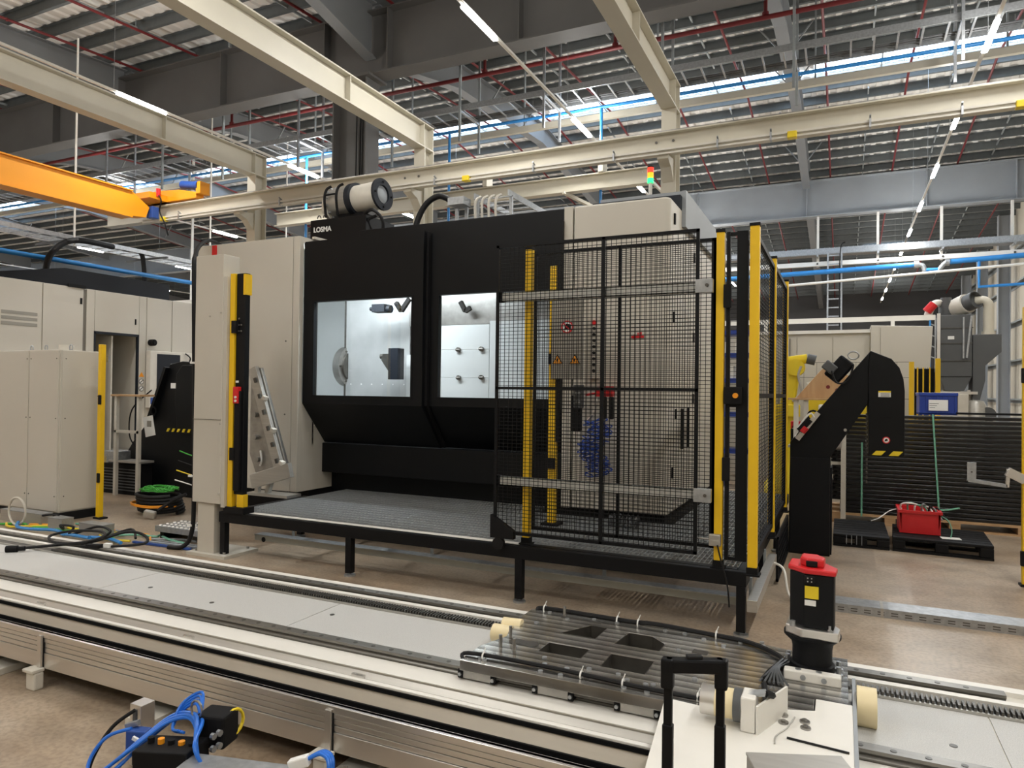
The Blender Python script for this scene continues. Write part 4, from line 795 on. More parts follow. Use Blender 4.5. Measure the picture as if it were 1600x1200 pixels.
# ---------------------------------------------------------------- carriage
CZ = .455
t = thing('track_carriage', 'milled steel carriage plate with black motor riding on the robot track', 'carriage', (-.7, 3.2, TZ))
out = [(-1.53, 2.74), (-1.53, 2.93), (-1.475, 3.11), (-1.535, 3.30), (-1.535, 3.56), (-1.49, 3.60), (-.45, 3.60), (-.22, 3.545), (.03, 3.545), (.03, 3.02), (-.09, 3.02), (-.09, 2.74)]
holes = [[(-1.26, 3.273), (-1.155, 3.45), (-1.07, 3.45), (-1.075, 3.273)], [(-.975, 3.25), (-.955, 3.432), (-.834, 3.432), (-.755, 3.356), (-.757, 3.25)], [(-1.262, 3.0), (-1.258, 3.125), (-1.053, 3.125), (-1.053, 3.0)], [(-.95, 2.955), (-.95, 3.12), (-.748, 3.12), (-.748, 2.955)]]
def holed(outer, holes, z0, z1):
    bm = bmesh.new(); es = []
    for loop in [outer] + holes:
        vs = [bm.verts.new((p[0], p[1], z1)) for p in loop]
        for i in range(len(vs)): es.append(bm.edges.new((vs[i], vs[(i + 1) % len(vs)])))
    bmesh.ops.triangle_fill(bm, edges=es, use_beauty=True)
    r = bmesh.ops.extrude_face_region(bm, geom=list(bm.faces)); vv = [e for e in r['geom'] if isinstance(e, bmesh.types.BMVert)]
    bmesh.ops.translate(bm, verts=vv, vec=(0, 0, z0 - z1))
    mb = MB(); bm.verts.ensure_lookup_table(); idx = {v: i for i, v in enumerate(bm.verts)}
    mb.add([tuple(v.co) for v in bm.verts], [tuple(idx[v] for v in f.verts) for f in bm.faces]); bm.free(); return mb
holed(out, holes, CZ - .045, CZ).build('carriage_plate', 'milled', t, bevel=.002)
for hl in holes:
    cx = sum(q[0] for q in hl) / len(hl); cy = sum(q[1] for q in hl) / len(hl); nh = len(hl); li = MB()
    o_ = [(cx + (q[0] - cx) * .995, cy + (q[1] - cy) * .995) for q in hl]; i_ = [(cx + (q[0] - cx) * .965, cy + (q[1] - cy) * .965) for q in hl]
    li.add([(q[0], q[1], .385) for q in o_] + [(q[0], q[1], CZ - .001) for q in o_] + [(q[0], q[1], .385) for q in i_] + [(q[0], q[1], CZ - .001) for q in i_],
           [f for k in range(nh) for f in ((k, (k + 1) % nh, nh + (k + 1) % nh, nh + k), (2 * nh + k, 3 * nh + k, 3 * nh + (k + 1) % nh, 2 * nh + (k + 1) % nh), (nh + k, nh + (k + 1) % nh, 3 * nh + (k + 1) % nh, 3 * nh + k), (k, 2 * nh + k, 2 * nh + (k + 1) % nh, (k + 1) % nh))])
    li.build('opening_shade_liner', 'rimshade', t)  # liner added in each opening, its dark colour shades the hole walls
for i, xs in enumerate((-1.52, -1.16, -.80, -.44)):
    b = B(xs, xs + .14, 2.752, 2.885, TZ + .012, CZ - .045).build('guide_block', 'steel', t, bevel=.003)
    for e in (xs - .022, xs + .14): B(e, e + .022, 2.748, 2.89, TZ + .012, CZ - .045).build('block_seal', 'blackm', b); MB().cyl((e + .011, 2.74, CZ - .065), (e + .011, 2.75, CZ - .065), .008, 8).build('grease_nipple', 'galv', b)
    B(xs, xs + .14, 3.51, 3.64, TZ + .012, CZ - .045).build('guide_block', 'steel', t, bevel=.003)
B(-1.52, -.1, 2.76, 2.78, TZ + .03, CZ - .045).build('side_bar', 'steeld', t)
random.seed(3)
bl = MB().cyl((0, 0, CZ), (0, 0, CZ + .006), .011, 10).build('cap_screw', 'galv', t)
bl.location = Vector((-1.45, 2.79, 0)) - Vector(ORG[t.name]); bl.data.transform(Matrix.Translation(Vector(ORG[t.name]))); k = 0
def scr(x, y):
    c = bl.copy(); COL.objects.link(c); c.parent = t; c.location = Vector((x, y, 0)) - Vector(ORG[t.name])
for xs in (-1.42, -1.16, -1.06, -.80, -.70, -.44, -.34):
    for yy in (2.78, 2.86, 3.54, 3.585): scr(xs + random.uniform(-.012, .012), yy)
for (x, y) in ((-1.38, 3.0), (-1.42, 3.35), (-1.3, 3.48), (-.98, 2.9), (-.68, 3.3), (-.55, 3.0), (-.5, 3.45), (-.85, 2.9), (-.72, 2.85), (-1.2, 2.93), (-.95, 2.82), (-.6, 3.5)): scr(x, y)
for (x, y) in ((-1.45, 3.10), (-1.44, 2.97), (-.62, 2.87), (-1.33, 3.52), (-1.36, 2.95)): MB().cyl((x, y, CZ), (x, y, CZ + .055), .008, 10).build('dowel_pin', 'steel', t)
lab(MB().cyl((-1.40, 3.06, CZ), (-1.40, 3.06, CZ + .002), .035, 18).cyl((-1.32, 3.06, CZ), (-1.32, 3.06, CZ + .002), .035, 18).box(-1.40, -1.32, 3.03, 3.09, CZ, CZ + .0015).build('slot_cover', 'steeld', t), 'dark oblong slot')
MB().box(-1.34, -1.12, 3.49, 3.52, CZ, CZ + .002).build('slot_cover', 'steeld', t); MB().box(-.62, -.55, 3.30, 3.35, CZ, CZ + .0015).build('pocket', 'steeld', t)
MB().tube(spline([(-1.52, 2.76, CZ - .01), (-1.52, 2.80, CZ + .012), (-1.2, 2.815, CZ + .012), (-.95, 2.80, CZ + .014), (-.7, 2.79, CZ + .012), (-.45, 2.79, CZ + .014)]), .009, 6).build('grease_line', 'rubber', t, smooth=True)
MB().tube(spline([(-1.5, 3.55, CZ), (-1.45, 3.57, CZ + .012), (-1.0, 3.565, CZ + .012), (-.85, 3.56, CZ + .02), (-.6, 3.56, CZ + .012), (-.4, 3.53, CZ + .012), (-.25, 3.40, CZ + .015), (-.24, 3.30, CZ + .02), (-.27, 3.2, CZ + .015), (-.29, 3.1, CZ + .012)]), .011, 6).build('grease_line', 'rubber', t, smooth=True)
for xs in (-1.46, -1.05, -.94, -.55): MB().tube([(xs, 3.56 + .02 * math.cos(a), CZ + .012 + .02 * math.sin(a)) for a in (i * math.pi / 5 for i in range(11))], .004, 5).bar((xs, 3.56, CZ + .03), (xs + .01, 3.56, CZ + .055), .004, .004).build('cable_tie', 'paper', t)
for xs in (-1.44, -.98, -.80, -.5): MB().tube([(xs, 2.80 + .016 * math.cos(a), CZ + .012 + .016 * math.sin(a)) for a in (i * math.pi / 5 for i in range(11))], .004, 5).bar((xs, 2.80, CZ + .028), (xs + .008, 2.80, CZ + .05), .004, .004).build('cable_tie', 'paper', t)
for k in range(7): MB().tube(spline([(-.24 + .006 * k, 3.32, CZ + .02 + .006 * (k % 3)), (-.26 + .004 * k, 3.2, CZ + .03), (-.30 + .018 * k, 3.08, CZ + .012)]), .005, 5).build('signal_lead', 'dustgrey', t)
for k in range(5): B(-.93 + .02 * k, -.92 + .02 * k, 3.50, 3.53, CZ, CZ + .001).build('scuff_mark', 'steeld', t) if k < 0 else None
# drive motor on its gearbox
MX, MY = -.11, 3.32
mo = MB().prism([(MX - .09, MY - .03), (MX - .03, MY - .085), (MX + .085, MY - .085), (MX + .09, MY - .02), (MX + .03, MY + .085), (MX - .085, MY + .085)], 'z', .665, .893).build('drive_motor', 'blackfr', t, bevel=.006)
rc = MB().prism([(MX - .098, MY - .03), (MX - .03, MY - .095), (MX + .092, MY - .095), (MX + .098, MY - .02), (MX + .03, MY + .095), (MX - .092, MY + .095)], 'z', .893, .915).build('red_motor_cap', 'redb', mo, bevel=.006)
MB().prism([(MX - .05, MY - .03), (MX - .02, MY - .055), (MX + .045, MY - .055), (MX + .05, MY), (MX + .02, MY + .05), (MX - .045, MY + .05)], 'z', .915, .952).build('encoder_cover', 'redb', mo, bevel=.008)
B(MX - .025, MX + .02, MY - .062, MY - .053, .918, .942).build('encoder_socket', 'blackm', mo, bevel=.003)
def face(x0, x1, z0, z1, d=.003): return MB().box(MX + x0, MX + x1, MY - .085 - d, MY - .085, z0, z1)
B(MX - .03, MX + .012, MY - .10, MY - .085, .853, .888).build('power_socket', 'blackm', mo, bevel=.006)
for k in range(4): MB().cyl((MX - .016 + .015 * (k % 2), MY - .102, .864 + .014 * (k // 2)), (MX - .016 + .015 * (k % 2), MY - .10, .864 + .014 * (k // 2)), .003, 6).build('socket_pin', 'alud', mo)
lb = face(-.028, .026, .79, .842).build('rating_label', 'yellowb', mo)
for k in range(6): B(MX - .024, MX + (.012 if k % 2 else .020), MY - .0895, MY - .088, .796 + .0075 * k, .7985 + .0075 * k).build('label_line', 'dustgrey', lb) if False else None
face(-.028, .016, .76, .783).build('white_label', 'paper', mo)
for (dx, z) in ((-.075, .68), (.07, .68)): MB().cyl((MX + dx, MY - .075, .662), (MX + dx, MY - .075, .685), .012, 8).build('flange_bolt', 'galv', mo)
MB().prism([(MX - .105, MY - .05), (MX - .04, MY - .105), (MX + .105, MY - .105), (MX + .11, MY - .03), (MX + .04, MY + .105), (MX - .10, MY + .105)], 'z', .625, .663).build('adapter_ring', 'alu', t, bevel=.005)
MB().lathe([(.115, .625), (.115, .612), (.085, .585), (.08, .56), (.08, .50), (.09, .495), (.09, .462)], (MX, MY, 0), 28).build('gearbox', 'blackfr', t, smooth=True)
B(MX - .10, MX + .10, MY - .10, MY + .10, CZ, CZ + .012).build('motor_base', 'steeld', t, bevel=.003)
B(MX - .105, MX + .115, MY - .145, MY - .095, CZ, CZ + .042).build('clamp_bar', 'white', t, bevel=.006)
for dx in (-.03, .05): MB().cyl((MX + dx, MY - .15, CZ + .02), (MX + dx, MY - .145, CZ + .02), .011, 12).build('clamp_screw', 'galv', t); MB().cyl((MX + dx - .02, MY - .12, CZ + .042), (MX + dx - .02, MY - .12, CZ + .045), .012, 12).build('clamp_screw', 'galv', t)
for (dx, dy) in ((-.10, .03), (-.10, .07), (.105, -.04), (.105, .03)): MB().cyl((MX + dx, MY + dy, CZ + .012), (MX + dx, MY + dy, CZ + .05), .01, 8).cyl((MX + dx, MY + dy, CZ + .012), (MX + dx, MY + dy, CZ + .02), .018, 12).build('jack_screw', 'galv', t)
# white extension plate with lubricator
MB().prism([(-.62, 2.76), (-.53, 1.95), (.045, 1.95), (.045, 3.015), (-.085, 3.015), (-.085, 2.90), (-.20, 2.86), (-.30, 2.735)], 'z', .425, .46).build('extension_plate', 'white', t, bevel=.003)
B(.045, .058, 1.95, 3.30, .30, .462).build('plate_edge', 'steelblue', t)
for (x, y) in ((-.19, 2.80), (-.185, 2.74), (-.115, 2.78), (-.11, 2.73)): MB().cyl((x, y, .46), (x, y, .466), .018, 12).cyl((x, y, .466), (x, y, .472), .009, 6).build('plate_bolt', 'steel', t)
MB().tube([(-.165, 2.62, .464), (.03, 2.60, .464)], .004, 6).build('rod', 'rubber', t)
lu = MB().cyl((-.455, 2.655, .53), (-.34, 2.655, .53), .052, 28).build('lubricator', 'nylon', t, smooth=True); lab(lu, 'cream grease cartridge lying beside the plate')
MB().cyl((-.46, 2.655, .53), (-.41, 2.655, .53), .053, 28).build('cartridge_cap', 'alu', lu, smooth=True); MB().cyl((-.345, 2.655, .53), (-.318, 2.655, .53), .058, 28).build('drive_ring', 'dustgrey', lu, smooth=True)
B(-.318, -.268, 2.60, 2.70, .46, .582).build('pump_block', 'white', lu, bevel=.006)
for k in range(4): MB().cyl((-.305, 2.64 + .013 * k, .575), (-.24, 2.65 + .013 * k, .585), .006, 8).build('pump_outlet', 'galv', lu)
MB().bar((-.262, 2.60, .51), (-.18, 2.83, .51), .008, .10).build('mounting_plate', 'white', t); MB().tube(spline([(-.24, 2.67, .58), (-.22, 2.72, .56), (-.24, 2.78, .54), (-.26, 2.9, .49), (-.28, 3.05, CZ + .01)]), .012, 6).build('hose_bundle', 'rubber', t)
MB().tube(spline([(-.15, 2.8, .463), (-.17, 2.7, .463), (-.20, 2.62, .463), (-.20, 2.56, .463)]), .003, 5).build('wire', 'alud', t)
MB().cyl((.06, 3.10, .43), (.13, 3.10, .43), .075, 24).build('stop_buffer', 'nylon', t, smooth=True)
MB().cyl((-1.60, 3.22, .42), (-1.50, 3.22, .42), .045, 20).cyl((-1.58, 3.29, .44), (-1.48, 3.30, .44), .04, 20).build('stop_buffer', 'nylon', t, smooth=True)
# ================================================================ FOREGROUND THINGS
t = thing('trolley_case', 'black telescopic trolley handle standing in the foreground', 'trolley', (-.31, 1.70, 0))
h = Matrix.Rotation(math.radians(24), 3, 'Z')
def hp(s, z, d=0): v = h @ Vector((s, d, 0)); return (-.315 + v.x, 1.715 + v.y, z)
g = MB(); g.bar(hp(-.072, 1.0), hp(.072, 1.0), .028, .034); g.build('grip', 'blackfr', t, bevel=.006)
MB().bar(hp(-.02, 1.02), hp(.018, 1.02), .018, .010).build('release_button', 'rubber', t, bevel=.003)
for s in (-1, 1):
    MB().bar(hp(s * .064, .945), hp(s * .064, 1.017), .03, .026).build('corner', 'blackfr', t, bevel=.005)
    MB().bar(hp(s * .062, .85), hp(s * .062, .96), .020, .016).build('inner_tube', 'blackfr', t, bevel=.003); MB().bar(hp(s * .062, .55), hp(s * .062, .86), .025, .021).build('outer_tube', 'blackfr', t, bevel=.003)
MB().prism([(-.17, -.10), (.17, -.10), (.17, .12), (-.17, .12)], 'z', .06, .56); m = MB()
m.obox((-.30, 1.69, .33), (.36, .22, .48), (0, 0, math.radians(24))); m.build('case_body', 'blackm', t, bevel=.03)
for (sx, sy) in ((-.14, -.07), (.14, -.07), (-.14, .08), (.14, .08)):
    v = h @ Vector((sx, sy, 0)); MB().cyl((-.30 + v.x - .01, 1.69 + v.y, .045), (-.30 + v.x + .01, 1.69 + v.y, .045), .045, 14).box(-.30 + v.x - .015, -.30 + v.x + .015, 1.69 + v.y - .015, 1.69 + v.y + .015, .04, .10).build('wheel', 'rubber', t)
t = thing('grey_box', 'light grey box at the bottom edge right of the trolley handle', 'box', (-.06, 1.75, 0))
MB().obox((-.075, 1.85, .3675), (.235, .16, .735), (0, 0, math.radians(22))).build('body', 'greyboard', t, bevel=.004); MB().obox((-.075, 1.85, .738), (.237, .162, .006), (0, 0, math.radians(22))).build('lid', 'alud', t)
# pneumatic manifold with blue hoses, bottom left
t = thing('valve_manifold', 'black pneumatic manifold with looped blue hoses at bottom left', 'valve manifold', (-2.5, 2.05, 0))
B(-2.80, -2.73, 2.08, 2.15, 0, .27).build('profile_post', 'alu', t, bevel=.003)
for z in (.06, .13, .20): B(-2.775, -2.755, 2.075, 2.08, z - .05, z + .05).build('post_groove', 'dustgrey', t)
MB().obox((-2.38, 1.95, .20), (.24, .14, .09), (0, math.radians(-4), math.radians(14))).build('valve_block', 'blackm', t, bevel=.006)
for k in range(8): MB().cyl((-2.48 + .028 * k, 1.872 + .007 * k, .215), (-2.48 + .028 * k, 1.876 + .007 * k, .215), .008, 8).build('port', 'steeld', t)
for k in range(5): MB().cyl((-2.47 + .045 * k, 1.93 + .01 * k, .24), (-2.47 + .045 * k, 1.93 + .01 * k, .262), .013, 10).build('push_fitting', 'amber' if k % 2 else 'blackm', t)
MB().obox((-2.50, 1.80, .08), (.34, .16, .07), (0, math.radians(4), math.radians(14))).build('valve_base', 'blackm', t, bevel=.006)
for k in range(3): MB().cyl((-2.60 + .05 * k, 1.76, .115), (-2.60 + .05 * k, 1.76, .135), .014, 10).build('push_fitting', 'amber', t)
b = MB().obox((-2.31, 2.11, .26), (.13, .11, .13), (0, 0, math.radians(14))).build('connector_head', 'blackm', t, bevel=.01)
for k in range(4): MB().cyl((-2.25, 2.03 + .03 * (k % 2), .22 + .05 * (k // 2)), (-2.235, 2.03 + .03 * (k % 2), .22 + .05 * (k // 2)), .013, 8).build('head_bolt', 'galv', b)
lab(MB().tube([(-2.262, 2.15 + .052 * math.cos(a), .27 + .052 * math.sin(a)) for a in (i * math.pi / 8 for i in range(16))], .007, 6, closed=True).build('ring_nut', 'yellowb', t), 'yellow ring')
MB().obox((-2.66, 2.02, .17), (.09, .05, .09), (0, 0, .3)).build('regulator', 'bluem', t, bevel=.006); MB().obox((-2.62, 1.985, .19), (.05, .01, .014), (0, .4, .3)).build('label', 'paper', t)
MB().obox((-2.70, 2.02, .225), (.06, .02, .02), (0, -.3, .3)).build('fitting', 'galv', t)
for k in range(5):
    o = .018 * k; j = .010 * ((k * 7) % 3)
    MB().tube(spline([(-2.86 + o, 1.80, .05 + j), (-2.72 + o, 1.86, .08 + j), (-2.58, 1.93 + o, .19 + j), (-2.50, 2.02 + o, .27 + j), (-2.40 + o, 2.05, .30 + j), (-2.30 + o, 2.0 - o, .27 + j), (-2.25 + o, 1.93, .18), (-2.26 + o, 1.86, .08), (-2.32 + o, 1.80, .02)], 7), .0075, 8).build('blue_hose', 'blueh', t, smooth=True)
for k in range(4): MB().tube(spline([(-2.35, 2.06, .31), (-2.42, 2.10 + .01 * k, .335 + .012 * k), (-2.48, 2.08, .30 + .01 * k), (-2.46, 2.02, .26), (-2.40 + .01 * k, 2.0, .27)], 6), .006, 8).build('blue_hose', 'blueh', t, smooth=True)
MB().tube(spline([(-2.74, 2.06, .26), (-2.80, 2.0, .20), (-2.82, 1.93, .10), (-2.80, 1.88, .0)], 6), .008, 8).build('black_hose', 'rubber', t, smooth=True); MB().tube(spline([(-2.68, 2.0, .22), (-2.76, 1.95, .19), (-2.79, 1.9, .12), (-2.75, 1.86, .06), (-2.66, 1.86, .07)], 6), .0075, 8).build('blue_hose', 'blueh', t, smooth=True)
MB().tube([(-2.36 + .03 * math.cos(a), 2.05, .345 + .035 * math.sin(a)) for a in (i * math.pi / 5 for i in range(10))], .005, 6, closed=True).build('lifting_ring', 'steel', t)
MB().obox((-2.03, 1.93, .225), (.44, .18, .012), (0, 0, math.radians(14))).build('mounting_sheet', 'galv', t, bevel=.003); MB().obox((-2.03, 1.95, .11), (.36, .12, .22), (0, 0, math.radians(14))).build('mounting_base', 'dustgrey', t)
t = thing('hose_connector', 'white multi connector with short blue hose near the track bracket', 'connector', (-1.72, 2.05, 0))
MB().obox((-1.83, 2.06, .25), (.08, .035, .04), (0, -.35, .3)).build('plug', 'paper', t, bevel=.006)
for k in range(3): MB().tube(spline([(-1.80, 2.07 + .012 * k, .265), (-1.75, 2.09 + .012 * k, .285), (-1.70, 2.07 + .012 * k, .25), (-1.71, 2.02 + .012 * k, .06), (-1.72, 2.0 + .012 * k, .008)], 6), .0075, 8).build('blue_hose', 'blueh', t, smooth=True)
# cable with round plug left on the track
t = thing('plug_cable', 'black cable with round plug looped on the track at left', 'cable', (-5.7, 3.5, TZ))
MB().tube(spline([(-5.78, 3.27, .385), (-5.6, 3.42, .40), (-5.5, 3.5, .41), (-5.3, 3.55, .44), (-5.25, 3.65, .47), (-5.45, 3.75, .47), (-5.75, 3.72, .45), (-5.85, 3.6, .42), (-5.6, 3.5, .41), (-5.35, 3.6, .42), (-5.2, 3.8, .48), (-5.05, 3.85, .46), (-4.95, 3.78, .42), (-5.1, 3.62, .41), (-5.3, 3.5, .415)], 8), .011, 8).build('lead', 'rubber', t, smooth=True)
MB().cyl((-5.80, 3.24, .390), (-5.74, 3.29, .390), .025, 16).cyl((-5.74, 3.29, .390), (-5.70, 3.32, .390), .018, 12).build('plug', 'blackm', t, smooth=True); MB().obox((-5.22, 3.55, .415), (.12, .05, .03), (0, 0, .3)).build('connector', 'blackm', t, bevel=.006); MB().obox((-5.13, 3.60, .42), (.05, .04, .03), (0, 0, .3)).build('cable_tie', 'paper', t)
# ================================================================ LEFT BACKGROUND
t = thing('control_cabinet', 'beige floor standing control cabinet on a black plinth at far left', 'cabinet', (-9.6, 5.6, 0))
B(-11.0, -8.60, 5.385, 5.88, .10, 2.09).build('carcass', 'beige', t, bevel=.004)
for x0, x1 in ((-11.0, -10.1), (-10.095, -9.215), (-9.21, -8.62)): B(x0 + .004, x1 - .004, 5.372, 5.386, .115, 2.08).build('door', 'beige', t, bevel=.003)
B(-8.602, -8.592, 5.40, 5.87, .115, 2.08).build('side_panel', 'beige', t, bevel=.003)
B(-11.0, -8.58, 5.38, 5.88, 0, .10).build('plinth', 'blackm', t)
for ex in (-9.55, -9.25, -8.75): MB().tube([(ex + .028 * math.cos(a), 5.6, 2.13 + .035 * math.sin(a)) for a in (i * math.pi / 6 for i in range(12))], .008, 6, closed=True).cyl((ex, 5.6, 2.09), (ex, 5.6, 2.105), .02, 10).build('eye_bolt', 'galv', t)
MB().cyl((-9.0, 5.7, 2.09), (-9.0, 5.7, 2.17), .085, 20).build('cable_gland', 'offwhite', t, smooth=True)
for sz in (.3, 1.25, 1.98):
    for sx in (-9.25, -9.17, -8.66): MB().cyl((sx, 5.366, sz), (sx, 5.372, sz), .007, 8).build('screw', 'steeld', t)
    MB().cyl((-8.592, 5.44, sz), (-8.586, 5.44, sz), .007, 8).build('screw', 'steeld', t)
t = thing('fence_post', 'yellow fence post beside the beige control cabinet', 'post', (-8.37, 5.75, 0))
B(-8.40, -8.34, 5.72, 5.78, .02, 2.17).build('shaft', 'yellow', t, bevel=.003); B(-8.42, -8.28, 5.70, 5.80, 0, .02).build('foot', 'blackm', t)
for z in (.45, 1.42): B(-8.37, -8.32, 5.70, 5.72, z, z + .12).build('clamp', 'blackm', t, bevel=.008)
B(-8.40, -8.395, 5.715, 5.72, 1.52, 1.53).build('post_joint', 'beige_gap', t)
for z in (.7, 1.95): B(-8.335, -8.30, 5.78, 5.81, z, z + .08).build('hinge', 'galv', t)
# second machine, seen along its front
t = thing('machine_tool', 'second beige machine with dark roof behind the control cabinet', 'machine', (-14.5, 9, 0))
X2 = -13.5
B(-16.5, X2 - .02, 5.0, 9.10, .1, 3.57).build('body', 'beige', t); B(-16.5, X2 - .02, 10.08, 12.2, .1, 3.57).build('body', 'beige', t); B(-16.5, X2 - .02, 9.10, 10.08, 2.74, 3.57).build('lintel', 'beige', t); B(-16.5, -15.2, 9.10, 10.08, .1, 2.74).build('recess_back', 'greyboard', t)
for y0, y1, z0 in ((5.0, 7.0, .1), (7.0, 8.085, .1), (8.095, 8.87, .1), (8.93, 9.10, .1), (9.10, 10.08, 2.74), (10.08, 10.25, .1), (10.26, 10.88, .1), (10.89, 12.2, .1)): B(X2 - .02, X2, y0 + .004, y1 - .004, z0, 3.56).build('front_panel', 'beige', t, bevel=.003)
B(X2 - .018, X2 - .01, 8.87, 8.93, .1, 3.55).build('panel_joint', 'beige_gap', t)
MB().box(X2 - .05, X2 + .004, 9.09, 9.13, .15, 2.73).box(X2 - .05, X2 + .004, 10.05, 10.085, .15, 2.73).box(X2 - .05, X2 + .004, 9.09, 10.085, 2.70, 2.75).build('door_frame', 'navy', t)
B(-14.4, -13.55, 9.5, 9.53, .3, 2.68).build('open_door_leaf', 'beige', t); B(-15.1, -13.6, 9.14, 10.04, .1, .32).build('sill', 'alud', t)
for k in range(3): B(X2, X2 + .004, 7.38, 8.0, 2.93 - .10 * k, 2.99 - .10 * k).build('vent_slot', 'greyboard', t)
MB().prism([(6.9, 3.57), (8.53, 3.92), (10.85, 3.92), (10.85, 3.57)], 'x', -15.6, X2 - .06).build('roof_cover', 'navy', t)
B(X2, X2 + .01, 8.80, 8.84, 3.25, 3.37).build('latch', 'blackm', t); B(X2, X2 + .01, 9.98, 10.01, 2.95, 3.07).build('latch', 'blackm', t); B(X2, X2 + .02, 8.55, 8.9, 3.56, 3.62).build('lifting_lug', 'blackm', t)
MB().cyl((X2, 10.36, 2.60), (X2 + .12, 10.36, 2.60), .07, 16).cyl((X2 + .12, 10.36, 2.6), (X2 + .14, 10.36, 2.6), .04, 12).build('camera_housing', 'blackm', t, smooth=True)
for i, z in enumerate((1.91, 1.76, 1.61)):
    y0 = 10.155
    if i == 0: MB().prism([(y0 - .06, z - .05), (y0 + .06, z - .05), (y0, z + .05)], 'x', X2, X2 + .005).build('warning_sign', 'amber', t)
    else:
        s = MB().cyl((X2, y0, z), (X2 + .004, y0, z), .06, 20).build('round_sign', 'dustgrey', t); MB().cyl((X2 + .004, y0, z), (X2 + .006, y0, z), .047, 20).build('sign_face', 'paper', s); MB().obox((X2 + .007, y0, z), (.003, .09, .014), (math.radians(40), 0, 0)).build('sign_bar', 'blackm', s)
t = thing('operator_panel', 'white operator panel with dark screen on the second machine', 'control panel', (X2 + .2, 10.6, 1.2))
B(X2 + .02, X2 + .16, 10.24, 11.3, 1.2, 2.42).build('case', 'offwhite', t, bevel=.01); B(X2 + .16, X2 + .165, 10.40, 10.98, 1.45, 2.36).build('screen', 'navy', t); lab(B(X2 + .16, X2 + .175, 10.26, 10.40, 1.28, 1.42).build('usb_cover', 'bluem', t), 'blue cover'); B(X2 + .03, X2 + .12, 10.4, 11.0, 0, 1.2).build('pedestal', 'offwhite', t)
MB().tube(spline([(X2 + .18, 11.1, 2.4), (X2 + .22, 11.2, 2.3), (X2 + .2, 11.15, 2.15)]), .015, 6).build('lead', 'rubber', t)
# second chip conveyor
t = thing('chip_conveyor', 'black chip conveyor with striped lip behind the left post', 'conveyor', (-9.3, 7.6, 0))
MB().prism([(-10.3, 0), (-8.55, 0), (-8.55, 2.0), (-9.0, 2.04), (-9.27, 2.0), (-9.36, 1.79), (-9.70, 1.15), (-10.08, .78), (-10.3, .5)], 'y', 7.45, 7.95).build('casing', 'black', t, bevel=.01)
MB().prism([(-8.98, .95), (-8.56, .95), (-8.56, 1.98), (-8.9, 1.98), (-9.02, 1.85), (-9.05, 1.5)], 'y', 7.36, 7.46).build('discharge_head', 'black', t, bevel=.012)
MB().bar((-9.28, 7.42, 1.95), (-9.66, 7.42, 1.12), .05, .10, up=(0, 1, 0)).build('side_rail', 'blackfr', t)
B(-9.12, -9.02, 7.35, 7.36, 1.63, 1.71).build('label', 'paper', t)
for k in range(6): MB().prism([(-9.2 + .11 * k, .98), (-9.155 + .11 * k, .98), (-9.125 + .11 * k, 1.03), (-9.17 + .11 * k, 1.03)], 'y', 7.35, 7.36).build('hazard_stripe', 'yellowb', t)
MB().tube([(-9.52 + .05 * math.cos(a), 7.38, 1.28 + .06 * math.sin(a)) for a in (i * math.pi / 6 for i in range(12))], .012, 6, closed=True).build('handle', 'blackm', t); MB().tube(spline([(-9.6, 7.4, 1.6), (-9.9, 7.3, 1.3), (-9.95, 7.3, .9), (-9.85, 7.35, .7)]), .01, 6).build('lead', 'rubber', t)
t = tag(MB().obox((-9.38, 7.20, 1.06), (.19, .006, .30), (0, math.radians(-12), .1)).build('paper_tag', 'paper', org=(-9.38, 7.2, .9)), 'white printed sheet hanging on the rear chip conveyor', 'paper')
B(-9.42, -9.33, 7.192, 7.1965, 1.05, 1.14).build('print_block', 'greyboard', t)
t = thing('work_table', 'small table with wooden top and white legs behind the yellow post', 'table', (-9.75, 7.2, 0))
B(-10.05, -9.40, 7.05, 7.30, 1.50, 1.53).build('table_top', 'pwood', t, bevel=.003)
for xx in (-9.98, -9.48): B(xx - .025, xx + .025, 7.08, 7.13, .0, 1.50).build('leg', 'offwhite', t)
B(-10.0, -9.45, 7.08, 7.12, .95, .99).build('cross_rail', 'offwhite', t); B(-10.3, -9.45, 7.1, 7.35, .50, .53).build('shelf', 'alud', t)
MB().box(-10.28, -9.95, 7.12, 7.33, .53, .66).build('shelf_bin', 'galv', t, bevel=.01)
t = thing('black_grille_box', 'black louvred box under the small table', 'box', (-10.1, 7.25, 0))
B(-10.5, -9.55, 7.2, 7.4, 0, .46).build('body', 'blackm', t)
for k in range(8): B(-10.48, -9.62, 7.19, 7.2, .06 + .045 * k, .075 + .045 * k).build('louvre', 'dustgrey', t)
# cables and small things on the floor left of the platform
def coil(cx, cy, z, r, n, rad, jitter, sd):
    rnd = random.Random(sd); pts = []
    for k in range(n * 18):
        a = 2 * math.pi * k / 18; rr = r * (1 + jitter * math.sin(k * .37 + sd)); pts.append((cx + rr * math.cos(a) + .01 * math.sin(k), cy + rr * .75 * math.sin(a), z + k / 18 * rad * 1.6 + .01 * math.sin(k * .7)))
    return MB().tube(pts, rad, 7)
tag(coil(-8.05, 6.35, .03, .30, 6, .024, .10, 1).build('cable_coil', 'rubber', smooth=True, org=(-8.05, 6.35, 0)), 'coil of thick black cable on the floor behind the left post', 'cable')
rnd = random.Random(5); pts = []
for k in range(190):
    a = k * .55; rr = .12 + .16 * rnd.random(); pts.append((-8.05 + rr * math.cos(a), 6.35 + .75 * rr * math.sin(a), .30 + .07 * rnd.random() * (1.3 - rr * 3)))
tag(MB().tube(spline(pts, 3), .0065, 5).build('green_cable_coil', 'green', smooth=True, org=(-8.05, 6.35, .27)), 'tangle of thin green cable lying on the black cable coil', 'cable')
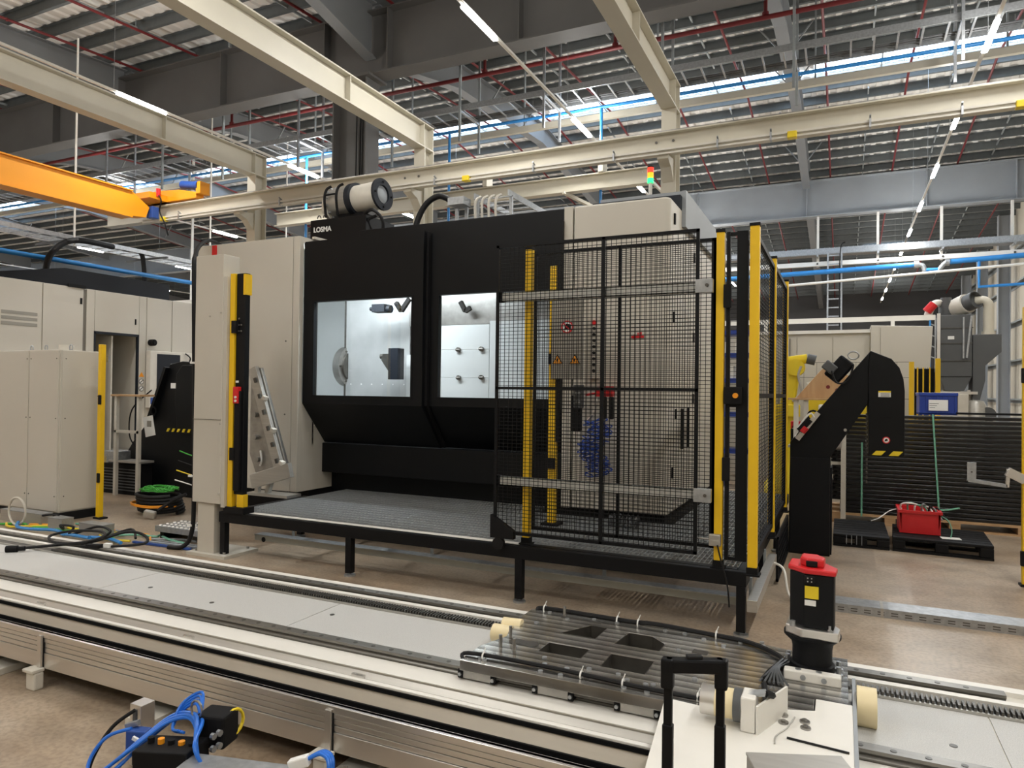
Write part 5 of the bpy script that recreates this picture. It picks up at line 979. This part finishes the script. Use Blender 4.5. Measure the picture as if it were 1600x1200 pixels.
tag(coil(-8.05, 6.3, .12, .325, 2, .010, .05, 9).build('orange_cable_coil', 'amber', smooth=True, org=(-8.05, 6.3, .1)), 'orange cable wound around the black cable coil', 'cable')
t = thing('cable_plug', 'grey rectangular cable connector lying by the black coil', 'connector', (-7.82, 6.05, 0)); MB().obox((-7.80, 6.02, .06), (.14, .07, .09), (.2, .2, .5)).build('housing', 'alud', t, bevel=.012); MB().tube(spline([(-7.74, 6.08, .10), (-7.66, 6.2, .2), (-7.5, 6.3, .3)]), .02, 8).build('lead', 'rubber', t)
cols = [('green', 'green'), ('yellowb', 'yellow'), ('blue', 'blue'), ('amber', 'orange'), ('rubber', 'black'), ('offwhite', 'cream'), ('steelblue', 'grey'), ('greens', 'pale green')]
where = ['nearest the track', 'next to the cabinet plinth', 'looping past the yellow post', 'reaching toward the step plate', 'around the grey duct pieces', 'standing up in a loop', 'crossing under the black plug cable', 'furthest to the right']
for i, (mm, nm) in enumerate(cols):
    rnd = random.Random(40 + i); pts = []; x = -9.0 + .12 * i; y = 4.90 + .06 * i
    for k in range(11):
        pts.append((x, y, .014 + .012 * (i % 3) + (.12 * abs(math.sin(k * 1.1 + i)) if i in (4,) else 0))); x += .22 + .10 * rnd.random() - (.32 if k in (4, 7) else 0); y += rnd.uniform(-.20, .22)
        y = min(max(y, 4.85), 5.33)
    if i == 5: pts = [(-8.75 + .16 * math.cos(a), 5.0, .17 + .16 * math.sin(a)) for a in (j * .7 for j in range(-2, 9))]
    tag(MB().tube(spline(pts, 6), .013 if i != 2 else .018, 6).build('floor_cable', mm, smooth=True, org=(pts[0][0], pts[0][1], 0)), ('cream cable standing up in a loop on the floor by the control cabinet' if i == 5 else 'thin %s cable lying among the loose cables by the control cabinet' % nm), 'cable', 'loose floor cables')
for i, (x0, x1, y0, lb) in enumerate(((-7.65, -7.25, 5.02, 'short grey duct offcut beside the loose cables'), (-9.3, -8.5, 5.12, 'longer grey duct piece below the control cabinet'), (-8.25, -8.0, 5.05, 'small grey duct offcut among the loose cables'))):
    t = thing('duct_piece', lb, 'cable duct', ((x0 + x1) / 2, y0, 0)); MB().box(x0, x1, y0, y0 + .14, 0, .13).build('channel', 'alud', t, bevel=.003); B(x0, x1, y0 - .003, y0 + .143, .13, .137).build('lid', 'galv', t)
t = thing('step_tread', 'perforated steel step tread lying left of the beige post', 'step tread', (-6.45, 5.45, 0))
MB().prism([(5.25, .09), (5.25, .15), (5.62, .15), (5.62, .09), (5.60, .09), (5.60, .135), (5.27, .135), (5.27, .09)], 'x', -6.72, -6.02).build('sheet', 'galv', t)
for x0 in (-6.7, -6.1): B(x0, x0 + .06, 5.3, 5.58, 0, .09).build('block', 'blackm', t)
bu = MB().lathe([(.022, 0), (.016, .012), (.012, .012)], (-6.68, 5.29, .15), 10).build('raised_hole', 'alu', t)
for k in range(1, 40): copy_child(bu, t, (.065 * (k % 10), .09 * (k // 10), 0))
for i, (mm, nm, dy) in enumerate((('bluem', 'blue', 0), ('steelblue', 'grey', .07), ('galv', 'silver', .13))): tag(MB().bar((-6.75 + .1 * i, 5.02 + dy, .015 + .001 * i), (-5.95, 5.06 + dy, .015), .03, .02).build('flat_bar', mm, org=(-6.35, 5.05 + dy, 0)), '%s flat bar on the floor beside the beige post' % nm, 'bar')
t = thing('hanging_cable', 'thick black cable running down beside the beige post', 'cable', (-6.0, 5.05, 0))
MB().tube(spline([(-7.47, 6.8, 3.53), (-7.05, 6.2, 3.46), (-6.63, 5.7, 3.27), (-6.12, 5.2, 3.02), (-6.015, 5.1, 2.8), (-5.98, 5.1, 1.6), (-5.96, 5.1, .5), (-5.97, 5.08, .15), (-6.05, 5.04, .03), (-6.2, 5.0, .02)], 8), .022, 10).build('lead', 'rubber', t, smooth=True)
for z in (1.90, .75, .25): MB().obox((-5.98, 5.09, z), (.06, .05, .02)).build('cable_tie', 'paper', t)
for k in range(4): MB().tube(spline([(-5.98, 5.1, .95 - .1 * k), (-6.05, 5.08, .97 - .1 * k), (-6.12 - .02 * k, 5.05, 1.0 - .1 * k)]), .006, 5).build('loose_wire', ['green', 'rubber', 'yellowb', 'paper'][k], t)
# ================================================================ RIGHT BACKGROUND
t = thing('chip_conveyor', 'large black inclined chip conveyor right of the fence', 'conveyor', (0, 8.1, 0))
MB().prism([(-.50, 0), (-.105, 0), (-.108, 1.013), (.239, 1.576), (.253, 2.10), (-.49, 1.16)], 'y', 7.9, 8.45).build('incline_casing', 'black', t, bevel=.008)
MB().prism([(.242, 1.05), (.557, 1.05), (.557, 1.70), (.545, 1.82), (.51, 1.93), (.44, 2.02), (.253, 2.103), (.235, 1.95)], 'y', 7.885, 8.47).build('discharge_head', 'black', t, bevel=.006)
B(-.485, -.11, 7.89, 7.9, .02, 1.0).build('access_cover', 'blackfr', t, bevel=.003)
mo = MB().obox((-.03, 8.1, 1.92), (.26, .24, .17), (0, math.radians(-50), 0)).build('gear_motor', 'blackfr', t, bevel=.02)
MB().obox((-.12, 7.98, 1.94), (.10, .12, .13), (0, math.radians(-50), 0)).build('terminal_box', 'dustgrey', mo, bevel=.012); MB().tube(spline([(-.1, 7.9, 1.9), (-.05, 7.86, 1.78), (.05, 7.87, 1.8), (.1, 7.88, 1.95)]), .01, 6).build('motor_lead', 'rubber', mo)
MB().tube([(.10 + .05 * math.cos(a), 7.95, 2.06 + .04 * math.sin(a)) for a in (i * math.pi / 6 for i in range(12))], .008, 6, closed=True).build('wire_loop', 'galv', mo)
lb = B(.325, .435, 7.879, 7.885, 1.64, 1.70).build('info_label', 'paper', t); B(.325, .435, 7.877, 7.879, 1.685, 1.70).build('label_band', 'yellowb', lb)
for k in range(3): B(.345, .425, 7.8775, 7.879, 1.645 + .013 * k, 1.650 + .013 * k).build('label_line', 'dustgrey', lb)
sg = MB().cyl((.398, 7.885, 1.213), (.398, 7.880, 1.213), .034, 20).build('round_sign', 'redb', t); MB().cyl((.398, 7.880, 1.213), (.398, 7.878, 1.213), .025, 20).build('sign_face', 'paper', sg); MB().prism([(.383, 1.20), (.413, 1.21), (.405, 1.228), (.388, 1.222)], 'y', 7.876, 7.878).build('sign_mark', 'blackm', sg)
for x0 in (.27, .42): MB().prism([(x0, 1.06), (x0 + .085, 1.06), (x0 + .125, 1.105), (x0 + .04, 1.105)], 'y', 7.879, 7.885).build('hazard_stripe', 'yellowb', t)
B(.34, .44, 7.88, 7.885, 1.43, 1.445).build('slot', 'blackm', t)
lv = MB().tube([(-.27 + .05 * math.cos(a), 7.87, 1.44 + .05 * math.sin(a)) for a in (i * math.pi / 6 for i in range(12))], .011, 6, closed=True).build('hand_ring', 'blackm', t)
MB().bar((-.42, 7.86, 1.19), (-.22, 7.86, 1.47), .02, .05).build('valve_rail', 'alu', t); MB().cyl((-.40, 7.85, 1.28), (-.30, 7.85, 1.40), .035, 12).build('valve_unit', 'blackm', t); lab(MB().cyl((-.375, 7.84, 1.27), (-.335, 7.84, 1.32), .035, 12).build('valve_cap', 'redb', t), 'red valve cap'); MB().tube(spline([(-.44, 7.85, 1.22), (-.40, 7.84, 1.33), (-.30, 7.84, 1.46), (-.26, 7.85, 1.42)]), .010, 6).build('air_tube', 'paper', t)
for k in range(16): MB().cyl((.225, 7.92, 1.05 - .045 * k + .4), (.225, 7.92, 1.075 - .045 * k + .4), .012, 6).build('chain_link', 'steeld', t)
MB().cyl((.03, 7.885, 1.30), (.03, 7.9, 1.30), .015, 10).build('bolt', 'alud', t); B(-.115, -.09, 8.0, 8.3, 0, .9).build('support_leg', 'blackfr', t)
# stack of fence panels on a pallet
t = thing('long_pallet', 'long pine pallet under the black stacked panels', 'pallet', (1.2, 10.6, 0))
for yy in (10.12, 10.5, 10.9): B(-.15, 2.7, yy, yy + .10, .10, .13).build('deck_board', 'pwood', t)
for xx in (-.12, .5, 1.2, 1.9, 2.55): B(xx, xx + .12, 10.12, 11.0, .02, .10).build('block', 'pwood', t)
B(-.15, 2.7, 10.12, 10.22, 0, .02).build('bottom_board', 'pwood', t)
n = 24; z = .13
names = ['bottom', 'second', 'third', 'fourth', 'fifth', 'sixth', 'seventh', 'eighth', 'ninth', 'tenth', 'eleventh', 'twelfth', 'thirteenth', 'fourteenth', 'fifteenth', 'sixteenth', 'seventeenth', 'eighteenth', 'nineteenth', 'twentieth', 'twenty-first', 'twenty-second', 'twenty-third', 'top']
random.seed(11)
for k in range(n):
    h = (1.42 - .13) / n; x0 = -.12 + random.uniform(-.015, .02) + (.10 if k < 3 else 0); dy = random.uniform(-.012, .012)
    t = thing('stacked_panel', 'black metal panel, %s of the stack on the pine pallet' % ('%s one' % names[k] if k in (0, n - 1) else '%s from the bottom' % names[k]), 'panel', (1.2, 10.5, z), 'black panels in the stack')
    B(x0, 2.65, 10.15 + dy, 10.95, z + .001, z + h * .5).build('sheet', 'blackgl', t); MB().box(x0, 2.65, 10.14 + dy, 10.165 + dy, z + .001, z + h - .012).build('front_edge', 'blackgl', t, bevel=.006)
    B(x0 + .02, x0 + .06, 10.14 + dy, 10.95, z + h * .55, z + h - .004).build('end_edge', 'blackfr', t)
    z += h
for i, (x0, x1, lb) in enumerate(((.235, .245, 'green packing strap on the left of the black panel stack'), (1.02, 1.10, 'green packing strap in the middle of the black panel stack'))):
    t = tag(MB().bar((x1 if i else x0, 10.115, .10), (x0, 10.115, 1.43 if i else 1.05), .003, .02, up=(1, 0, 0)).build('strap', 'greens', org=(x0, 10.115, .1)), lb, 'strap')
t = thing('blue_crate', 'blue plastic crate with white label on the panel stack', 'crate', (1.09, 10.5, 1.42))
MB().box(.89, 1.30, 10.3, 10.33, 1.43, 1.69).box(.89, 1.30, 10.67, 10.70, 1.43, 1.69).box(.89, .92, 10.33, 10.67, 1.43, 1.69).box(1.27, 1.30, 10.33, 10.67, 1.43, 1.69).box(.89, 1.3, 10.3, 10.7, 1.42, 1.44).build('body', 'bluec', t)
MB().box(.88, 1.31, 10.285, 10.71, 1.66, 1.70).build('rim', 'bluec', t, bevel=.005)
for k in range(7): B(.90 + .062 * k, .91 + .062 * k, 10.288, 10.3, 1.44, 1.66).build('rib', 'bluec', t)
l = B(.99, 1.20, 10.282, 10.288, 1.475, 1.61).build('paper_label', 'paper', t)
for k in range(3): B(1.0, 1.10 - .02 * k, 10.2805, 10.282, 1.56 - .025 * k, 1.566 - .025 * k).build('label_line', 'dustgrey', l)
t = tag(B(1.28, 2.0, 10.12, 10.25, 1.435, 1.46).build('loose_strip', 'blackfr', org=(1.6, 10.2, 1.435)), 'black strip lying on the panel stack right of the blue crate', 'strip')
# plastic pallets and red crate
def plastic_pallet(name, label, x0, x1, y0, y1, h, rot):
    t = thing(name, label, 'pallet', ((x0 + x1) / 2, (y0 + y1) / 2, 0)); L = x1 - x0; D = y1 - y0
    for k in range(7): B(x0, x1, y0 + D * k / 7 + .01, y0 + D * (k + 1) / 7 - .012, h - .03, h).build('top_slat', 'blackm', t, bevel=.006)
    for xx in (x0, x0 + L / 2 - .06, x1 - .12):
        for yy in (y0 + .005, y0 + D / 2 - .06, y1 - .125): B(xx, xx + .12, yy, yy + .12, .025, h - .03).build('block', 'blackm', t, bevel=.008)
    for yy in (y0, y0 + D / 2 - .05, y1 - .1): B(x0, x1, yy, yy + .1, 0, .025).build('runner', 'blackm', t)
    t.rotation_euler = (0, 0, rot); return t
plastic_pallet('plastic_pallet', 'black plastic pallet carrying the red crate', .52, 1.42, 8.5, 9.4, .15, math.radians(-3))
t = plastic_pallet('flat_plastic_pallet', 'low black plastic pallet beside the conveyor foot', -.08, .47, 8.52, 9.6, .13, 0)
for k in range(4): B(.05 + .05 * k, .056 + .05 * k, 8.505, 8.51, .03, .13).build('wire_tie', 'steelblue', t)
tag(MB().obox((1.05, 8.72, .153), (.18, .11, .004), (0, 0, .1)).build('paper_sheet', 'paper', org=(1.05, 8.72, .15)), 'white paper lying on the black plastic pallet', 'paper')
t = thing('red_crate', 'red plastic crate full of cables on the black pallet', 'crate', (.77, 9.0, .15))
MB().prism([(.60, .155), (.95, .155), (.97, .40), (.58, .40)], 'y', 8.82, 8.84).prism([(.60, .155), (.95, .155), (.97, .40), (.58, .40)], 'y', 9.2, 9.22).box(.58, .60, 8.82, 9.22, .155, .40).box(.95, .97, 8.82, 9.22, .155, .40).box(.59, .96, 8.83, 9.21, .155, .175).build('body', 'redb', t)
MB().box(.565, .985, 8.80, 8.825, .375, .405).box(.565, .985, 9.215, 9.24, .375, .405).box(.565, .585, 8.825, 9.215, .375, .405).box(.965, .985, 8.825, 9.215, .375, .405).build('rim', 'redb', t)
for k in range(5): MB().tube(spline([(.62 + .06 * k, 9.0, .30), (.60 + .07 * k, 8.95, .44 + .02 * (k % 2)), (.70 + .06 * k, 8.9 + .05 * k, .47 - .02 * k), (.80 + .04 * k, 9.0, .42), (.85 + .05 * k, 8.95, .30)]), .010, 6).build('cable_loop', ['paper', 'greens', 'paper', 'galv', 'rubber'][k], t, smooth=True)
MB().tube(spline([(.62, 9.1, .38), (.50, 9.0, .36), (.38, 8.9, .28), (.30, 8.85, .25)]), .006, 6).build('loose_end', 'paper', t); MB().tube(spline([(.9, 8.9, .38), (1.02, 8.78, .34), (1.06, 8.74, .24), (1.05, 8.72, .16)]), .006, 6).build('loose_end', 'greens', t); MB().tube(spline([(.9, 9.05, .40), (1.05, 9.2, .38), (1.2, 9.3, .40)]), .010, 6).build('loose_end', 'greens', t)
# perforated cable tray on the floor
t = thing('floor_cable_tray', 'perforated galvanised cable tray lying on the floor at right', 'cable tray', (1.5, 6.05, 0))
MB().box(-.06, 3.6, 5.93, 5.945, .0, .06).box(-.06, 3.6, 6.13, 6.145, .0, .06).box(-.06, 3.6, 5.93, 6.145, .06, .065).build('tray', 'galv', t)
sl = B(-.02, .025, 5.928, 5.93, .035, .042).build('slot', 'steeld', t)
for k in range(1, 40): copy_child(sl, t, (.09 * (k % 20), 0, -.018 * (k // 20)))
for xx in (.27, 1.6): B(xx, xx + .02, 5.926, 6.148, 0, .068).build('joint_strip', 'alud', t)
# partial fence at the right edge, bracket arm
t = thing('fence_post', 'yellow fence post cut by the right edge of the picture', 'post', (1.47, 7.5, 0))
B(1.435, 1.50, 7.47, 7.53, .02, 2.45).build('shaft', 'yellow', t, bevel=.003); B(1.42, 1.52, 7.45, 7.55, 0, .02).build('foot', 'blackm', t)
for z in (.18, 1.78): B(1.42, 1.46, 7.45, 7.49, z, z + .13).build('clamp', 'blackm', t, bevel=.006)
t = thing('alu_bracket', 'angled aluminium bracket arm reaching in from the right edge', 'bracket', (1.2, 7.5, .85))
B(1.02, 1.09, 7.46, 7.465, .90, 1.065).build('plate', 'galv', t, bevel=.002); MB().bar((1.03, 7.47, .905), (1.32, 7.47, .87), .03, .03).build('strip', 'galv', t); MB().bar((1.32, 7.47, .86), (1.33, 7.47, 1.02), .03, .03).bar((1.32, 7.47, 1.0), (1.45, 7.47, .93), .05, .08).build('profile', 'alu', t, bevel=.004)
MB().cyl((1.055, 7.455, .98), (1.055, 7.46, .98), .008, 8).build('bolt', 'steeld', t)
# table with plywood board
t = thing('assembly_table', 'white legged table with wooden top beyond the side fence', 'table', (-.36, 10.1, 0))
B(-.68, .10, 9.95, 10.35, 1.585, 1.61).build('table_top', 'ply', t, bevel=.002)
for xx in (-.55, -.43, .02): B(xx - .03, xx + .03, 9.98, 10.03, 0, 1.585).build('leg', 'offwhite', t)
for z in (.75, 1.2): B(-.6, .05, 10.05, 10.08, z, z + .04).build('cross_rail', 'offwhite', t)
MB().box(-.65, .05, 10.05, 10.3, .95, .98).build('shelf', 'alud', t)
t = thing('plywood_board', 'pale plywood board with rounded corner leaning on the table', 'board', (-.2, 10.2, 1.61))
MB().prism([(-.56, 1.612), (.09, 1.612), (.24, 1.80), (-.05, 1.99), (-.16, 2.03), (-.21, 2.02), (-.26, 1.98)], 'y', 10.15, 10.17).build('sheet', 'ply', t, bevel=.004)
for (kx, kz) in ((-.17, 1.76), (-.06, 1.72), (.05, 1.68)): MB().cyl((kx, 10.148, kz), (kx, 10.15, kz), .025, 12).build('knot', 'red', t)
# small things on and around that table
t = thing('spool', 'white spool on the shelf of the assembly table', 'spool', (-.05, 9.95, 1.2)); MB().cyl((-.02, 9.95, 1.44), (-.02, 10.2, 1.44), .10, 20).build('drum', 'paper', t, smooth=True); MB().box(-.28, -.02, 9.95, 10.2, 1.38, 1.53).build('sleeve', 'white', t, bevel=.02); B(-.2, .0, 9.97, 10.18, .98, 1.36).build('stand', 'alud', t)
t = thing('tool_case', 'red and black tool case on the lower table shelf', 'case', (-.5, 10.1, .98)); MB().box(-.62, -.5, 10.05, 10.25, .98, 1.2).build('body', 'blackm', t, bevel=.01); MB().box(-.62, -.5, 10.05, 10.25, 1.2, 1.3).build('lid', 'redb', t, bevel=.01)
# yellow robot
t = thing('yellow_robot', 'yellow industrial robot arm behind the side fence', 'robot', (-.7, 12, 0))
MB().lathe([(.28, 0), (.28, .25), (.20, .35), (.18, 1.35), (.22, 1.4)], (-.85, 12, 0), 20).build('base', 'yellowb', t, smooth=True)
MB().obox((-.75, 11.95, 1.75), (.22, .20, .75), (0, math.radians(8), 0)).build('lower_arm', 'yellowb', t, bevel=.05); MB().cyl((-.66, 11.80, 2.08), (-.66, 12.05, 2.08), .13, 20).build('elbow', 'yellowb', t, smooth=True)
MB().cyl((-.80, 11.92, 2.18), (-.50, 11.92, 2.22), .075, 16).build('upper_arm', 'yellowb', t, smooth=True); MB().cyl((-.50, 11.92, 2.22), (-.38, 11.92, 2.19), .08, 14).build('wrist', 'dustgrey', t, smooth=True)
MB().tube(spline([(-.70, 11.85, 1.55), (-.58, 11.8, 1.7), (-.62, 11.8, 1.95), (-.58, 11.8, 2.1)]), .02, 8).build('dress_pack', 'alud', t); B(-.95, -.6, 11.8, 12.0, 1.3, 1.5).build('motor_cover', 'yellowb', t, bevel=.02)
t = thing('yellow_machine', 'low yellow machine cover behind the plywood board', 'machine', (-.1, 12.2, 0)); MB().prism([(-.55, 1.2), (.35, 1.2), (.35, 1.92), (-.30, 1.92), (-.45, 1.80)], 'y', 12.2, 12.8).build('cover', 'yellowb', t, bevel=.02); B(-.5, .3, 12.25, 12.75, 0, 1.2).build('body', 'white', t); MB().prism([(-.52, 1.85), (-.35, 1.62), (-.30, 1.72), (-.42, 1.88)], 'y', 12.15, 12.19).build('pale_panel', 'paper', t)  # the small angled panel is plain white
# beige machine in the rear
t = thing('machine_tool', 'long beige machine enclosure in the right background', 'machine', (.2, 14.5, 0))
B(-2.6, .45, 14.1, 16.5, 0, 2.78).build('enclosure', 'beige', t); MB().box(-2.6, .45, 14.04, 16.5, 2.78, 2.84).build('roof_edge', 'white', t)
for k in range(5): B(-2.6 + .61 * k + .005, -2.0 + .61 * k, 14.085, 14.1, .1, 2.72).build('panel', 'beige', t, bevel=.003)
MB().prism([(.45, 0), (1.25, 0), (1.40, 2.86), (.45, 2.90)], 'y', 13.95, 16.2).build('enclosure', 'beige', t, bevel=.01); B(.6, .604, 13.945, 13.95, .1, 2.85).build('panel_joint', 'beige_gap', t)
B(-2.5, 1.5, 14.6, 14.66, 3.03, 3.12).build('roof_pipe', 'white', t); B(-.9, -.88, 14.05, 14.06, .1, 2.7).build('panel_joint', 'beige_gap', t)
for xx in (.8, -1.4): B(xx, xx + .06, 14.6, 14.66, 2.84, 3.03).build('pipe_post', 'white', t)
# dust collector
t = thing('dust_collector', 'dark grey dust collector with round drum fan in the right background', 'dust collector', (1.95, 15.2, 0))
MB().prism([(1.61, 2.02), (2.12, 2.02), (2.12, 3.15), (1.61, 3.15)], 'y', 15.0, 15.6).build('filter_body', 'dustgrey', t, bevel=.01)
MB().prism([(1.61, 2.02), (2.12, 2.02), (2.0, 1.76), (1.70, 1.76)], 'y', 15.02, 15.55).build('hopper', 'dustgrey', t, bevel=.008)
for z in (2.3, 2.62, 2.9): B(1.60, 2.13, 14.985, 15.0, z, z + .015).build('band', 'steeld', t)
B(1.57, 1.62, 14.97, 15.02, 1.75, 3.18).build('corner_profile', 'alu', t); B(1.74, 1.84, 14.985, 15.0, 2.70, 2.76).build('gauge', 'paper', t)
MB().bar((2.03, 14.97, 2.36), (2.10, 14.97, 3.12), .03, .03).bar((1.98, 14.97, 2.35), (1.98, 14.97, 3.1), .025, .025).build('strut', 'galv', t)
d = Vector((.62, -.72, .26)).normalized(); c0 = Vector((1.86, 15.35, 3.28)); MB().lathe([(.14, -.1), (.17, .0), (.18, .2), (.18, .32)], c0, 26, d).build('fan_drum', 'offwhite', t, smooth=True); MB().lathe([(.15, .32), (.16, .50), (.145, .505), (.135, .42), (.01, .42)], c0, 26, d).build('fan_outlet', 'dustgrey', t, smooth=True)
MB().cyl((1.74, 15.3, 3.15), (1.74, 15.3, 3.42), .12, 18).cyl((1.74, 15.3, 3.42), (1.74, 15.3, 3.50), .09, 16).build('fan_motor', 'dustgrey', t, smooth=True)
MB().tube(spline([(1.66, 15.3, 3.4), (1.55, 15.2, 3.38), (1.46, 15.1, 3.25), (1.42, 15.0, 3.1)]), .07, 12).build('flex_duct', 'offwhite', t, smooth=True); lab(MB().cyl((1.40, 15.0, 3.22), (1.52, 15.0, 3.36), .08, 14).build('valve_head', 'redb', t), 'red valve head')
MB().prism([(2.13, 2.78), (2.56, 2.78), (2.56, 2.46), (2.32, 2.22), (2.32, 1.95), (2.22, 1.50), (2.13, 1.50)], 'y', 15.0, 15.5).build('inlet_chute', 'dustgrey', t, bevel=.008)
MB().tube(spline([(2.38, 15.1, 2.78), (2.38, 15.1, 3.2), (2.37, 15.1, 3.33), (2.30, 15.12, 3.40), (2.18, 15.15, 3.40)], 6), .085, 16).build('inlet_pipe', 'cream', t, smooth=True); MB().cyl((2.38, 15.1, 2.78), (2.38, 15.1, 2.84), .11, 18).build('pipe_flange', 'cream', t)
for xx in (1.66, 2.06): B(xx, xx + .05, 15.1, 15.15, 0, 1.78).build('leg', 'offwhite', t)
B(1.5, 2.2, 14.95, 15.5, 1.70, 1.75).build('deck', 'alu', t)
for z in (3.0, 2.8, 2.6, 2.4): MB().bar((1.45, 14.98, z), (1.55, 14.98, z - .05), .02, .02).build('rung', 'galv', t)
B(1.44, 1.47, 14.96, 15.0, 2.1, 3.15).build('pipe_riser', 'blue', t); B(1.53, 1.55, 14.96, 15.0, 2.1, 3.15).build('ladder_rail', 'galv', t)
t = thing('white_unit', 'white machine unit with dark window below the dust collector', 'machine', (1.85, 14.6, 0)); B(1.55, 2.0, 14.5, 15.0, 0, 1.70).build('case', 'offwhite', t, bevel=.01); B(1.62, 1.84, 14.49, 14.5, 1.35, 1.68).build('window', 'dustgrey', t)
t = thing('grey_pump', 'grey pump unit right of the white machine unit', 'pump', (2.15, 14.7, 0)); MB().lathe([(.16, 0), (.16, 1.5), (.12, 1.58), (.05, 1.6)], (2.12, 14.6, 0), 20).build('tank', 'alud', t, smooth=True); MB().cyl((2.28, 14.5, 1.35), (2.28, 14.75, 1.35), .13, 18).build('motor', 'dustgrey', t, smooth=True); B(2.2, 2.36, 14.5, 14.75, 0, 1.25).build('stand', 'dustgrey', t)
# far yellow fence
for i, (xx, z1, lb) in enumerate(((1.01, 2.21, 'yellow post in front of the beige rear machine'), (1.375, 2.26, 'yellow post left of the dust collector'))):
    t = thing('fence_post', lb, 'post', (xx, 13, 0)); B(xx - .035, xx + .035, 12.97, 13.03, .02, z1).build('shaft', 'yellow', t, bevel=.003); B(xx - .06, xx + .06, 12.94, 13.06, 0, .02).build('foot', 'blackm', t)
t = thing('mesh_fence', 'black mesh fence with thin yellow uprights left of the dust collector', 'fence', (1.19, 13.1, 0))
for xx in (1.10, 1.18, 1.27): B(xx - .01, xx + .01, 13.05, 13.07, .02, 2.12).build('upright', 'yellow', t)
m = MB()
for k in range(40): m.box(1.06, 1.34, 13.08, 13.083, .1 + .05 * k, .104 + .05 * k)
for k in range(10): m.box(1.06 + .03 * k, 1.064 + .03 * k, 13.084, 13.087, .05, 2.12)
stuff(m.build('wire_mesh', 'blackfr', t)); B(1.06, 1.34, 13.09, 13.11, .02, 2.1).build('backing_sheet', 'blackm', t)
t = thing('wire_fence', 'thin wire mesh fence before the beige rear machine', 'fence', (.3, 13.0, 0)); m = MB()
for z in (1.6, 1.95, 2.2): m.box(-1.6, 1.0, 12.998, 13.002, z, z + .008)
for k in range(14): m.box(-1.6 + .2 * k, -1.594 + .2 * k, 12.998, 13.002, .1, 2.2)
stuff(m.build('wire_mesh', 'steeld', t))
# blue rack glimpsed through the gate frame
t = thing('blue_shelf', 'blue shelving glimpsed between gate post and corner post', 'shelf', (-1.7, 13, 0))
for xx in (-2.0, -1.45): B(xx, xx + .08, 12.9, 13.3, 0, 2.75).build('upright', 'bluem', t)
for z in (.6, 1.25, 1.85, 2.3, 2.7): B(-1.98, -1.4, 12.9, 13.3, z, z + .08).build('shelf_board', 'bluec', t)
for k in range(5): B(-1.92 + .10 * k, -1.85 + .10 * k, 12.95, 13.2, 1.93 if k % 2 else 2.38, 2.15 if k % 2 else 2.58).build('bin', 'paper', t)
